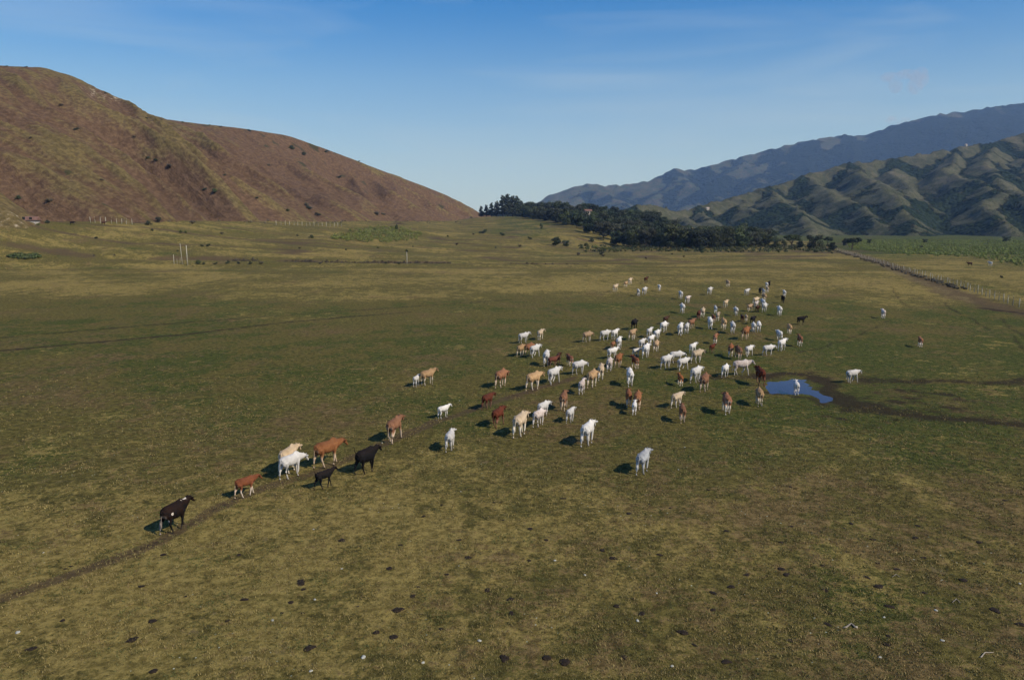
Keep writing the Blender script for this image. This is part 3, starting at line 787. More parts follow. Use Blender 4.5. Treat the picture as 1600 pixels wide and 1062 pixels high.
COWS = [
(249,304,771,836,'pied',38,'b2','black cow with brown flanks and white splashes, last in line on the trail, lower left'),
(368,408,737,779,'redwhite',20,'c1','red brown calf with white legs walking between the last black cow and the white pair'),
(436,471,688,744,'cream',48,'w1','cream cow walking just behind the nearest white cow of the left trail group'),
(436,482,703,750,'white',28,'w3','white cow side on in front of the cream one in the left trail group'),
(488,545,679,732,'orange',30,'w1','large orange brown cow side on between the white pair and the black bull'),
(489,529,727,766,'black',28,'ct','black calf with pale feet trotting beneath the large orange brown cow'),
(552,597,692,742,'black',32,'b1','black bull with raised tail near the trail, ahead of the black calf'),
(603,633,645,694,'orange',60,'w2','orange cow with pale legs alone ahead of the black bull'),
(645,658,583,605,'white',55,'c3','tiny white calf close behind a tan cow at the left of the herd'),
(657,685,572,603,'tan',30,'s1','tan cow with a tiny white calf at its tail, leftmost of the upper herd'),
(773,797,573,607,'orange',40,'w3','orange cow above the dark red calf, left side of the herd'),
(752,776,612,641,'red',38,'c1','dark red calf below the orange cow, left side of the herd'),
(768,792,631,670,'red',62,'w2','red brown cow right beside and below the dark red calf'),
(684,706,629,655,'white',18,'c3','white calf standing alone left of the dark red calf'),
(694,714,668,707,'white',68,'w1','white cow seen from behind, alone below the lone white calf'),
(800,830,638,685,'cream',48,'w1','large cream cow in the foreground of the herd right of the red brown cow'),
(810,830,517,537,'white',40,'s1','white cow at the upper left tip of the herd with brown cows just below'),
(839,853,513,532,'cream',65,'s2','cream cow right of the white one at the upper left tip of the herd'),
(808,822,535,558,'tan',35,'w1','light brown cow at the left of a brown pair with a white cow'),
(820,838,534,556,'orange',35,'w3','orange brown cow between the light brown and white cows at the herd left edge'),
(828,847,536,560,'white',40,'w2','white cow overlapping the orange brown cow at the herd left edge'),
(848,860,545,573,'white',82,'w1','white cow seen from behind beside dark brown cattle, upper left of the herd'),
(856,876,555,574,'red',25,'c3','dark red cow half hidden behind the white and tan pair'),
(869,878,552,571,'brown',85,'s2','dark brown cow with head up just behind the dark red half hidden one'),
(884,896,551,573,'redwhite',115,'s2','reddish cow with pale rump turned left, by the tip of the white row'),
(821,852,578,611,'tan',30,'w1','large tan cow side on left of a white cow of the same size'),
(855,880,571,602,'white',45,'w2','large white cow right of the large tan cow'),
(894,920,561,586,'white',32,'w3','white cow side on above the tan cow and mottled calf'),
(933,945,567,595,'cream',75,'w1','cream cow from behind at the right shoulder of a tan cow'),
(917,937,574,607,'tan',60,'w3','tan cow between the cream cow and the mottled white one'),
(903,917,589,617,'greywhite',78,'s1','mottled white cow from behind with head down left of the tan cow'),
(873,889,608,643,'orange',68,'w2','orange cow with pale hind legs alone below the mottled white cow'),
(840,862,627,653,'white',30,'w1','white cow behind the pinkish white one near the large cream cow'),
(832,856,636,668,'greywhite',40,'w3','pinkish white cow just right of the large cream cow'),
(884,901,634,662,'white',60,'c1','white calf right of the pinkish white cow'),
(907,934,653,699,'white',60,'w1','large white cow in front of the herd above the lone grey cow'),
(910,929,516,535,'tan',18,'w3','yellowish tan cow left of two white ones, top left of the main body'),
(937,957,514,533,'white',18,'w1','white cow between the yellowish tan cow and another white one'),
(955,969,512,531,'white',50,'s1','white cow at the right end of the row of three beside the black cow'),
(962,973,525,546,'white',78,'w2','white cow from behind below the row of three'),
(954,964,531,547,'orange',60,'c3','orange calf squeezed between white cows below the row of three'),
(949,969,540,561,'white',30,'s1','white cow with orange calf behind its back'),
(947,959,556,581,'greywhite',84,'w3','mottled white cow from behind left of the orange brown cow'),
(960,975,550,575,'orange',60,'w1','orange brown cow touching the mottled white cow from behind'),
(985,999,498,516,'black',75,'w3','solid black cow alone at the top centre of the herd'),
(982,997,513,532,'tan',60,'c1','light brown calf directly below the solid black cow'),
(1010,1022,510,528,'white',60,'s1','white cow at the upper left of the central white cluster'),
(1031,1046,501,520,'white',50,'w3','white cow with a dark brown cow behind its back'),
(1036,1047,493,507,'brown',55,'c3','dark brown cow behind the white cow at the top of the central cluster'),
(1021,1034,514,531,'white',42,'w1','white cow in the upper middle of the central white cluster'),
(1012,1025,522,540,'white',50,'w2','white cow in the middle of the central white cluster'),
(998,1012,528,546,'white',38,'s2','white cow at the left edge of the central white cluster'),
(988,1003,543,557,'white',28,'c1','low white calf at the lower left of the central white cluster'),
(1003,1018,535,560,'white',60,'w1','white cow at the bottom of the central white cluster'),
(1020,1032,530,550,'tan',72,'w3','tan cow at the right edge of the central white cluster'),
(984,999,553,577,'redwhite',98,'s1','red cow facing away directly above the tall white cow'),
(978,991,573,605,'white',80,'w1','tall white cow from behind with the red cow above it'),
(989,1004,608,642,'orange',80,'w3','orange brown cow from behind with white calves at both sides'),
(977,988,606,637,'brownwhite',98,'c1','brown headed calf with white hindquarters left of the orange brown cow'),
(987,996,624,649,'white',88,'c3','small white calf in front of the orange brown cow'),
(993,1021,698,743,'grey',66,'w1','pale grey white cow nearest the camera, alone below the herd'),
(1032,1054,552,577,'white',35,'w1','white cow at the left of three side-on white cows'),
(1046,1074,547,568,'white',12,'w3','white cow behind and between the three side-on white cows'),
(1058,1081,557,580,'white',35,'w2','white cow at the right front of three side-on white cows'),
(1078,1090,537,553,'white',40,'s1','white cow with head above the back of the pale tan cow'),
(1079,1103,544,568,'cream',30,'w1','pale tan cow right of the three side-on white cows'),
(1114,1124,520,538,'brownwhite',80,'s2','white-rumped brown cow above the dark red calf'),
(1108,1120,536,552,'red',60,'c3','dark red calf in the centre right of the herd below a white-rumped cow'),
(1137,1147,535,558,'brownwhite',80,'w3','brown cow with white hindquarters left of the orange brown one'),
(1146,1161,539,563,'orange',82,'w1','orange brown cow from behind above the big pale pinkish cow'),
(1164,1180,538,558,'white',50,'w2','white cow between the orange brown cow and the stepping white cow'),
(1191,1214,537,556,'white',14,'w1','white cow stepping right, side on, above the pool'),
(1215,1232,527,549,'white',45,'s1','white cow at the right of the side-on white cow above the pool'),
(1145,1180,560,587,'greywhite',10,'w2','big pale pinkish cow side on left of the dark red cow by the pool'),
(1127,1142,567,590,'white',62,'w3','white cow just left of the big pale pinkish cow'),
(1177,1197,567,604,'red',112,'w2','dark red cow facing away at the left end of the pool'),
(1078,1101,570,599,'white',50,'w1','white cow behind the orange cow left of centre gap'),
(1092,1112,581,613,'orange',72,'w3','orange cow with cream legs touching the white cow in the lower herd'),
(1057,1068,581,604,'brownwhite',80,'c3','pale calf with brown back left of the white and orange pair'),
(1048,1072,611,638,'cream',30,'c1','cream white calf side on above the orange calf in the lower herd'),
(1060,1073,629,662,'orange',76,'c1','orange calf from behind, lowest animal of the right herd'),
(1127,1144,610,649,'brownwhite',102,'w1','brown cow with pale hindquarters turning away, lower right of the herd'),
(1179,1194,602,636,'tan',84,'w3','yellow tan cow from behind just left of the pool'),
(1239,1250,592,618,'white',76,'c3','white calf standing in the blue pool'),
(1322,1347,576,599,'white',22,'c2','white calf alone on the grass right of the pool'),
(1375,1385,481,498,'greywhite',70,'c3','small pale calf alone on the far right pasture, upper one of two'),
(1433,1443,525,543,'brownwhite',82,'c3','small brown and white calf alone on the far right pasture, lower one of two'),
(957,968,442,456,'cream',40,'s1','cream cow at the left end of the far top row'),
(974,983,437,449,'tan',30,'c1','tan cow second from left in the far top row'),
(981,990,433,445,'cream',50,'s2','pale cow third from left in the far top row'),
(1006,1014,431,443,'brown',40,'s1','small dark brown cow in the far top row'),
(994,1001,452,463,'white',84,'c3','white calf from behind left of another white one under the far top row'),
(1003,1013,447,461,'white',60,'w1','white cow between two white calves under the far top row'),
(1026,1034,443,455,'white',80,'c1','white calf right of the small dark brown cow in the far rows'),
(1058,1069,452,468,'white',78,'w1','white cow above the grey one, upper of the small far trio'),
(1070,1081,461,474,'greywhite',45,'c1','greyish mottled cow at the right of the small far trio'),
(1060,1072,473,490,'white',78,'w3','white cow at the bottom of the small far trio'),
(1058,1069,503,525,'white',70,'w2','left of two white cows side by side below the far trio'),
(1069,1078,503,522,'white',80,'w1','right of two white cows side by side below the far trio'),
(1075,1089,496,514,'orange',58,'s1','orange cow up and right of the two white cows side by side'),
(1088,1096,484,500,'red',65,'c1','dark red calf at the left hip of a pale cow, upper right herd'),
(1094,1103,479,496,'cream',72,'w3','pale cow right of the dark red calf, upper right herd'),
(1105,1115,447,461,'white',40,'w1','white cow standing apart between the far trio and the tan cow'),
(1132,1142,438,449,'tan',75,'s1','tan cow farthest back near the top of the right herd'),
(1130,1140,467,481,'cream',62,'s1','cream cow below the farthest tan cow'),
(1145,1154,478,494,'white',80,'w3','white cow from behind between the cream cow and the dense knot of cattle'),
(1115,1121,477,490,'grey',80,'c3','grey white calf above the cluster with the pale orange cow'),
(1118,1127,487,502,'cream',80,'s2','cream cow with head up below the grey white calf'),
(1125,1136,494,516,'tan',84,'w1','pale orange cow from behind right of the slim white cow'),
(1111,1118,490,504,'redwhite',88,'c3','reddish calf at the right side of a slim white cow'),
(1105,1114,493,515,'white',80,'w2','slim white cow from behind with the reddish calf beside it'),
(1140,1150,501,522,'white',84,'w1','white cow with dark shadow below, between the pale orange and rusty cows'),
(1163,1173,450,462,'white',48,'s1','white cow left of the dense knot of cattle at the top'),
(1199,1205,438,449,'black',60,'c3','small black calf at the very top of the dense knot'),
(1195,1201,440,451,'white',75,'c1','small white calf left of the small black calf at the top of the knot'),
(1190,1196,450,461,'grey',75,'s1','grey white cow in the upper part of the dense knot'),
(1185,1191,449,460,'black',70,'c1','small black calf left of the grey white cow in the knot'),
(1196,1202,447,458,'cream',80,'w1','pale brown cow right of the grey white cow in the knot'),
(1189,1198,457,471,'tan',78,'w3','tan cow in the middle of the dense knot'),
(1176,1188,463,476,'cream',20,'w1','cream cow side on at the left of the dense knot'),
(1178,1187,469,482,'greywhite',60,'s1','pinkish white cow below the side-on cream cow in the knot'),
(1167,1178,474,487,'tan',30,'w2','light orange cow at the lower left of the knot'),
(1180,1189,477,488,'brown',40,'c1','dark brown calf at the bottom of the knot'),
(1187,1196,466,480,'grey',70,'w1','bluish white cow at the right of the knot'),
(1190,1201,472,488,'white',62,'w3','bright white cow at the lower right of the knot'),
(1222,1229,452,465,'white',80,'c3','white calf just above the black one, apart to the right of the knot'),
(1219,1227,459,474,'black',86,'c1','black calf just below the white one, apart to the right of the knot'),
(1213,1223,477,494,'white',80,'w1','white cow from behind, apart to the lower right of the knot'),
(1156,1163,490,504,'brown',80,'c3','dark brown calf left of the dun calf beneath the knot'),
(1163,1169,491,503,'cream',80,'c1','dun calf right of the dark brown calf beneath the knot'),
(1172,1183,493,507,'black',50,'c1','black calf beneath the knot, above two white cows'),
(1173,1182,502,520,'white',84,'w3','left of the two white cows beneath the black calf'),
(1182,1190,501,519,'white',84,'w1','right of the two white cows beneath the black calf'),
(1159,1174,508,531,'orange',45,'w1','rusty orange cow left of the two white cows beneath the black calf'),
(1229,1238,505,523,'tan',84,'c1','small dun calf with dark flank right of the herd, left of the brown calf'),
(1211,1223,514,533,'white',84,'w2','white cow left of the small dun calf, right side of the herd'),
(1245,1263,493,508,'black',12,'c3','black calf side on, rightmost animal of the main herd'),
(1244,1255,521,542,'brownwhite',80,'c3','brown calf with pale hind legs below the rightmost black calf'),
]
for c in COWS: place_cow(*c)
for (px_, py_, hgt, ct, hd, pose, label) in [
    (113,352,6,'black',10,'w1','black cow on the far rise below the brown hill, left edge of the pasture'),
    (162,352,5,'brown',60,'s1','small dark cow right of the black one below the brown hill'),
    (1515,416,6,'brown',170,'s1','brown cow far off in the dry field beyond the right fence'),
    (1547,416,7,'white',90,'s1','single white cow far off in the field beyond the right fence')]:
    g = hit(px_, py_)
    place_cow(px_-7, px_+7, py_-hgt, py_, ct, hd, pose, label, ground=g)
if len(COWPOS) > 1:
    for i in range(len(COWPOS)):
        for j in range(i):
            d = math.hypot(COWPOS[i][0]-COWPOS[j][0], COWPOS[i][1]-COWPOS[j][1])
            if d < .95: print('CLOSE %.2f' % d, COWPOS[i][3], '|', COWPOS[j][3])
    print('SCALES', ' '.join('%.2f' % c[2] for c in COWPOS))

# ------------------------------------------------------------------ dung, stones, sticks
M['dung'] = mat_simple('dried dung', (.018,.012,.008), .9, .6, 14.)
M['stone'] = mat_simple('pale stone', (.36,.36,.32), .8, .25, 8.)
M['bone'] = mat_simple('bleached wood', (.30,.26,.21), .8, .2, 8.)
def lumps(n, seed):
    rs = random.Random(seed); b = MB()
    for i in range(n):
        r = rs.uniform(.05,.11); a = rs.uniform(0, 6.28); d = rs.uniform(0,.10) if i else 0
        if i == 0: r = .13
        b.ball((math.cos(a)*d*1.3, math.sin(a)*d, r*.12), (r*1.25, r, r*.42), Matrix.Rotation(a, 3, 'Z'))
    me = b.mesh('cow_pat', True)
    for v in me.vertices:
        q = v.co; k = 1+.22*float(vnoise(q.x*14+seed, q.y*14+q.z*9, seed)); v.co = Vector((q.x*k, q.y*k, q.z*k))
    me.materials.append(M['dung']); return me
PATM = [lumps(k, 30+k) for k in (2,3,4,5,6)]
PATS = [(255,868,1.2),(373,869,1),(222,917,1),(291,934,.6),(381,940,1),(98,972,.9),(239,975,1.1),(355,974,.7),(206,1006,1.2),(50,1016,1.2),(240,1052,1.3),(111,888,.7),(102,891,.6),
(534,844,1.3),(661,807,.9),(772,787,.8),(786,815,.6),(625,854,.8),(608,891,1.1),(470,912,1.6),(474,922,.9),(454,941,.9),(644,933,1),(620,958,1.4),(762,926,1.1),(588,988,1.2),(615,995,1.2),(482,1019,1.5),(798,939,1),(799,958,1),(698,899,.9),(731,874,1.3),(718,845,.9),(441,962,.5),(474,960,.5),(559,948,.5),(689,982,.7),(788,1032,1.5),(653,919,.6),
(879,779,1),(909,779,.6),(983,803,1.1),(1047,795,.8),(1014,790,.5),(920,801,.6),(828,829,1.1),(853,846,.8),(941,860,1.1),(957,874,1.1),(1030,867,1),(827,877,.9),(1135,832,1),(1167,900,1),(1143,921,1.1),(1115,931,1),(1114,957,.9),(963,948,1),(1003,963,1.2),(1068,993,1.3),(1084,1008,.6),(854,1028,1.4),(883,1041,1.5),(1133,1041,1.3),(975,1026,.9),(1107,766,.9),
(1235,763,1),(1531,776,.7),(1569,783,.9),(1216,771,.7),(1330,819,1),(1319,827,.8),(1236,823,.8),(1365,845,1),(1430,843,1.3),(1435,824,1),(1220,849,1),(1530,849,1),(1444,875,1),(1371,884,.8),(1402,891,.8),(1285,885,.8),(1221,892,1.3),(1228,898,1.1),(1372,919,1.3),(1355,902,1),(1505,909,1.3),(1444,928,.8),(1289,925,1),(1553,957,1.4),(1294,980,1.1),(1388,995,.9),(1385,1013,.9),(1233,1003,.9),(1595,981,1.1),(1388,949,1.2),(1517,880,.7),
(1545,735,1),(1515,727,.7),(1455,707,.9),(1310,714,.6),(690,790,.7),(1380,742,.6),(610,740,.6),(95,740,.6)]
for i, (a, b_, s) in enumerate(PATS):
    g = hit(a, b_); s *= .78; o = link_mesh('cow_pat', PATM[i % 5])
    o.location = (g[0], g[1], g[2]-.004); o.rotation_euler = (0,0,random.uniform(0,6.28)); k = s*random.uniform(.82,1.05); o.scale = (k*1.2, k, k*.7)
    tag(o, 'small dark dried cow pat lying on the near pasture' if s <= .8 else ('dark dried cow pat lying on the near pasture' if s < 1.25 else 'large dark cow pat lying on the near pasture'), 'cow pat', 'dried cow pats on the near pasture')
def stone_mesh(seed):
    b = MB(); b.ball((0,0,.03), (.10,.075,.055), None, 3); me = b.mesh('stone', True)
    for v in me.vertices:
        q = v.co; k = 1+.35*float(fbm(q.x*9+seed, q.y*9+q.z*11, 3, seed)); v.co = q*k
    me.materials.append(M['stone']); return me
STM = [stone_mesh(k) for k in (1,2,3)]
STO = [(28,991,1.5),(568,1027,1.5),(749,1004,1.2),(426,970,1.1),(492,938,1),(490,828,.8),(661,1036,1.1),(486,1054,1.1),(534,889,.9),(867,877,1.1),(914,901,.9),(996,972,1.2),(1050,1042,1),(1026,928,.8),(1472,1002,1.2),(1381,968,.9),(1462,955,1.2),(1375,1031,1),(1593,914,1),(720,768,.7),(718,627,.9),(597,692,.9),(555,640,.7),(1345,955,.6),(1070,700,.8),(1060,735,.8),(310,700,.6),(430,745,.6),(68,865,.7)]
for i, (a, b_, s) in enumerate(STO):
    g = hit(a, b_); o = link_mesh('stone', STM[i % 3]); o.location = (g[0], g[1], g[2]-.01); o.rotation_euler = (0,0,random.uniform(0,6.28)); o.scale = (s*.62,s*.62,s*.5)
    tag(o, 'pale stone about a hand wide lying in the near pasture', 'stone', 'pale stones in the near pasture')
def stick(name, pts, r, label, cat):
    b = MB(); g = [hit(*p) for p in pts]
    b.tube([(q[0], q[1], q[2]+.03) for q in g], r, 6)
    tag(b.build(name, M['bone'], None, True), label, cat)
stick('dry_branch', [(1530,1034),(1533,1029),(1538,1025),(1545,1022),(1552,1022)], [.012,.02,.02,.016,.008], 'bleached curved branch lying in the grass in the lower right corner', 'branch')
stick('dry_branch', [(1488,942),(1494,941),(1500,942)], [.012,.02,.012], 'short pale stick in the grass above the bleached curved branch', 'branch')
stick('dry_branch', [(1394,902),(1400,901),(1406,902)], [.01,.018,.01], 'thin pale stick lying among cow pats right of centre', 'branch')
stick('bone', [(1317,984),(1322,981),(1330,979),(1336,981),(1339,985)], [.02,.035,.03,.04,.05], 'bleached bone lying in the grass near the bottom right', 'bone')

# ------------------------------------------------------------------ grass
def build_grass():
    N = 150000
    a = np.radians(rng.uniform(-40, 40, N)); D = 17*np.exp(rng.random(N)**.95*math.log(95/17.))
    x = np.sin(a)*D; y = np.cos(a)*D
    dn = fbm(x/2.2, y/2.2, 3, 55)+.5*fbm(x/9., y/9., 2, 56)
    k = (dn > rng.uniform(-.55, .35, N))&(rng.random(N) > sstep(38, 92, D)); x, y, D = x[k], y[k], D[k]; N = len(x)
    d = np.hypot(x-26.6, y-61); k = d > 6; x, y, D = x[k], y[k], D[k]; N = len(x)
    z = ground_z(x, y); nb = 5
    V = np.zeros((N, nb, 3, 3)); 
    for j in range(nb):
        an = rng.uniform(0, 2*math.pi, N); h = rng.uniform(.02, .06, N)*(1+D/90); w = rng.uniform(.004, .010, N)*(1+D/30)
        ox = rng.normal(0, .035, N); oy = rng.normal(0, .035, N); ln = rng.uniform(.2, 1.1, N)*h
        bx, by = x+ox, y+oy
        V[:,j,0] = np.stack([bx-np.sin(an)*w, by+np.cos(an)*w, z-.01], -1)
        V[:,j,1] = np.stack([bx+np.sin(an)*w, by-np.cos(an)*w, z-.01], -1)
        V[:,j,2] = np.stack([bx+np.cos(an)*ln, by+np.sin(an)*ln, z+h], -1)
    me = mesh_np('grass', V.reshape(-1, 3), np.arange(N*nb*3).reshape(-1, 3))
    t = NT('grass blades'); g = t.n('ShaderNodeNewGeometry'); p = t.pos()
    n1 = t.noise(p, .5, 3); n2 = t.noise(p, 2.3, 3)
    c = t.mix(t.ramp(g.outputs['Random Per Island'], .1, .9), (.090,.080,.026), (.30,.235,.095))
    c = t.mix(t.ramp(n1, .45, .62, 0, .75), c, t.mix(g.outputs['Random Per Island'], (.04,.062,.018), (.09,.11,.03)))
    c = t.mix(t.ramp(n2, .50, .64, 0, .75), c, (.19,.13,.060))
    tag(link_mesh('grass', me, t.done(c, rough=.8)), 'short tufted grass of the near pasture', 'grass', kind='stuff')
build_grass()

# ------------------------------------------------------------------ trees and shrubs
def leafquads(P, Nn, s):
    n = len(P)
    a = np.cross(Nn, rng.normal(size=(n,3))); a /= np.linalg.norm(a, axis=1)[:,None]+1e-9
    b = np.cross(Nn, a); s = s[:,None]
    q = rng.uniform(.7, 1.2, (n,4,1))
    V = np.stack([P-a*s*q[:,0], P-b*s*q[:,1]*.8, P+a*s*q[:,2], P+b*s*q[:,3]*.8], 1)
    return V
def crown_mesh(blobs, n, size, name='crown'):
    B = np.array(blobs, float); wgt = B[:,3]*B[:,4]; wgt = wgt/wgt.sum()
    k = rng.choice(len(B), n, p=wgt); d = rng.normal(size=(n,3)); d /= np.linalg.norm(d, axis=1)[:,None]
    r = rng.random(n)**.33
    rough = 1+.28*np.array([float(v) for v in vnoise(d[:,0]*2.5+k*7, d[:,1]*2.5+d[:,2]*2.1, 3)])
    P = B[k][:,:3]+d*(r*rough)[:,None]*B[k][:,3:6]
    Nn = d+rng.normal(size=(n,3))*.6; Nn /= np.linalg.norm(Nn, axis=1)[:,None]
    V = leafquads(P, Nn, size*rng.uniform(.6, 1.3, n))
    return mesh_np(name, V.reshape(-1, 3), np.arange(n*4).reshape(-1, 4))
M['bark'] = mat_simple('bark', (.075,.060,.045), .9, .35, 3.)
M['leafdark'] = mat_leaf('dark leaves', (.014,.024,.009), (.045,.060,.020), (.032,.042,.016))
M['leafmid'] = mat_leaf('olive leaves', (.026,.040,.011), (.080,.098,.026), (.055,.064,.022))
M['leafgrey'] = mat_leaf('grey green leaves', (.032,.040,.020), (.072,.076,.040), (.055,.055,.032))
M['leaflime'] = mat_leaf('light green leaves', (.085,.115,.024), (.22,.25,.050), (.15,.155,.042))
M['scrubbrown'] = mat_leaf('dry twigs', (.060,.050,.030), (.14,.115,.075), (.09,.075,.045))
def limb_trunk(h, r, lean, n, seed, spread=.35, top=.62):
    rs = random.Random(seed); b = MB(); L = lean
    b.tube([(0,0,-.3),(L*.2,0,h*.2),(L*.5,L*.2,h*.42),(L*.8,L*.1,h*top),(L,0,h*.85)], [r*1.3,r,r*.8,r*.55,r*.2], 8)
    for i in range(n):
        a = i*2.4+rs.uniform(-.4,.4); z0 = h*rs.uniform(.22,.55); l = h*spread*rs.uniform(.7,1.2)
        b.tube([(L*.4,0,z0),(L*.4+math.cos(a)*l*.5, math.sin(a)*l*.5, z0+l*.35),(L*.5+math.cos(a)*l, math.sin(a)*l, z0+l*.8)], [r*.5,r*.32,r*.1], 6)
    return b.mesh('trunk', True)
def broad_blobs(h, w, seed, n=14, low=.25):
    rs = random.Random(seed); out = []
    for i in range(n):
        a = rs.uniform(0,6.28); d = w*.5*math.sqrt(rs.random())*.9; z = h*rs.uniform(low+.08, .90)
        q = 1-abs((z/h-.6))*.9; d *= max(.3, q); s = w*rs.uniform(.13,.25)
        out.append((math.cos(a)*d, math.sin(a)*d, z, s, s, s*rs.uniform(.6,.9)))
    return out
PROTO = {}
def proto(key, trunk, crown, lm):
    trunk.materials.clear(); trunk.materials.append(M['bark']); crown.materials.append(M[lm]); PROTO[key] = (trunk, crown)
for i in range(4):
    lm = ['leafdark','leafmid','leafdark','leafgrey'][i]
    w = [11,9.5,8,9][i]; proto('broad%d' % i, limb_trunk(10,.28,.5,6,i), crown_mesh(broad_blobs(10, w, 20+i, 17, [.08,.12,.12,.18][i]), 3400, .30), lm)
for i in range(2):      # tall dark conifer-like
    rs = random.Random(50+i); bl = []
    for j in range(18):
        z = 1.6+j*.5; ww = 1.9*(1-(z/11.3)**1.6)+.45
        for q in range(2):
            a = rs.uniform(0,6.28); bl.append((math.cos(a)*ww*.55, math.sin(a)*ww*.55, z, ww*.55, ww*.55, .5))
    proto('pine%d' % i, limb_trunk(10.5,.2,.1,3,60+i,.12,.8), crown_mesh(bl, 3200, .26), 'leafdark')
for i in range(2):      # flat open field tree
    rs = random.Random(70+i); bl = []
    for j in range(13):
        a = rs.uniform(0,6.28); d = 3.6*math.sqrt(rs.random()); bl.append((math.cos(a)*d, math.sin(a)*d, 5.8+rs.uniform(-.8,1.2)-d*.18, 1.5, 1.5, .8))
    proto('flat%d' % i, limb_trunk(7,.26,.6,7,80+i,.45), crown_mesh(bl, 2600, .27), 'leafdark' if i else 'leafmid')
for i in range(4):      # shrubs, 2 m
    rs = random.Random(90+i); bl = []
    for j in range(8):
        a = rs.uniform(0,6.28); d = 1.0*math.sqrt(rs.random()); s = rs.uniform(.35,.7); bl.append((math.cos(a)*d, math.sin(a)*d, rs.uniform(.4,1.3), s, s, s*.8))
    lm = ['leafmid','leaflime','scrubbrown','leafdark'][i]
    tb = MB()
    for j in range(5):
        a = j*1.3; tb.tube([(0,0,-.1),(math.cos(a)*.3,math.sin(a)*.3,.5),(math.cos(a)*.8,math.sin(a)*.8,1.2)], [.05,.035,.015], 5)
    proto('shrub%d' % i, tb.mesh('stem', True), crown_mesh(bl, 750, .12, 'foliage'), lm)
def tree(kind, x, y, z, s, label, group=None, cat=None, name=None, sx=1.):
    sh = kind.startswith('shrub')
    e = empty(name or ('shrub' if sh else ('pine_tree' if kind[0] == 'p' else 'tree')), (x,y,z), random.uniform(0,6.28), s)
    e.scale = (s*sx, s*sx, s)
    tr, cr = PROTO[kind]
    link_mesh('stem' if sh else 'trunk', tr, None, e); link_mesh('foliage' if sh else 'crown', cr, None, e)
    tag(e, label, cat or ('shrub' if sh else 'tree'), group); return e

# the wood across the valley: (px, base row, height px, kind)
TOP_PX = [745,765,790,815,830,850,880,920,950,980,1010,1040,1060,1090,1110,1150,1190,1205]
TOP_RW = [325,316,303,304,313,309,314,313,319,322,326,336,346,355,350,348,350,360]
BOT_PX = [745,800,850,900,930,960,1010,1100,1205]
BOT_RW = [330,338,346,356,370,384,389,389,387]
rw = random.Random(3)
WOODLBL = {'broad0': 'dense dark round-crowned tree in the wood across the valley', 'broad1': 'olive green leafy tree in the wood across the valley',
           'broad2': 'narrower dark leafy tree in the wood across the valley', 'broad3': 'grey green leafy tree in the wood across the valley'}
def wood():
    n = 0
    for r_ in range(0, 7):
        f = r_/6.
        px = 748+rw.uniform(0, 8)
        while px < 1203:
            bot = np.interp(px, BOT_PX, BOT_RW); top = np.interp(px, TOP_PX, TOP_RW)
            g0 = hit(px, bot-1)
            x, y = g0[0], g0[1]
            depth = (bot-top-14)*4.5
            if depth < 10 and r_ > 3: px += 30; continue
            yy = y+max(f*depth, 0)+r_*7; xx = x*yy/y
            z = float(ground_z(xx, yy))
            u, v = proj(xx, yy, z)
            hp = v-(top+rw.uniform(0, 9)) if r_ > 4 else rw.uniform(18, 27)*470/yy*1.25
            hp = min(hp, v-top-1)
            hm = hp*yy/1171.
            if hm > 2.5:
                hm = min(hm, 17)
                kind = rw.choices(['broad0','broad1','broad2','broad3'], [4,3,3,1.6])[0]
                tree(kind, xx, yy, z-.3, hm/9.6, WOODLBL[kind].replace('in the wood across the valley', ['at the front edge of the wood across the valley','just inside the front of the wood across the valley','in the middle of the wood across the valley','at the back of the wood, against hills and sky'][0 if r_ == 0 else 1 if r_ < 3 else 2 if r_ < 5 else 3]), 'trees of the wood across the valley', sx=rw.uniform(.95,1.25)*min(1.25, max(1, 9/hm)))
                n += 1
            px += rw.uniform(11, 19)*min(1.2, 520/yy+.25)
    print('wood trees', n)
wood()
for i, (a, b_, h, w) in enumerate([(786,338,34,1.),(793,339,37,1.1),(801,340,35,1.1),(808,341,36,1.),(814,342,30,1.),(776,335,22,1.),(768,333,17,1.),(760,331,12,1.),(752,329,8,1)]):
    y = 900+i*6; x = (a-800)/1156*y; z = float(ground_z(x, y)); u, v = proj(x, y, z); hm = (v-(b_-h))*y/1171
    tree('pine%d' % (i % 2), x, y, z-.3, hm/10.8, 'tall dark conifer in the cluster at the left end of the wood' if i < 5 else 'low dark conifer stepping down to the left end of the wood', 'conifers at the left end of the wood', sx=w*1.3)
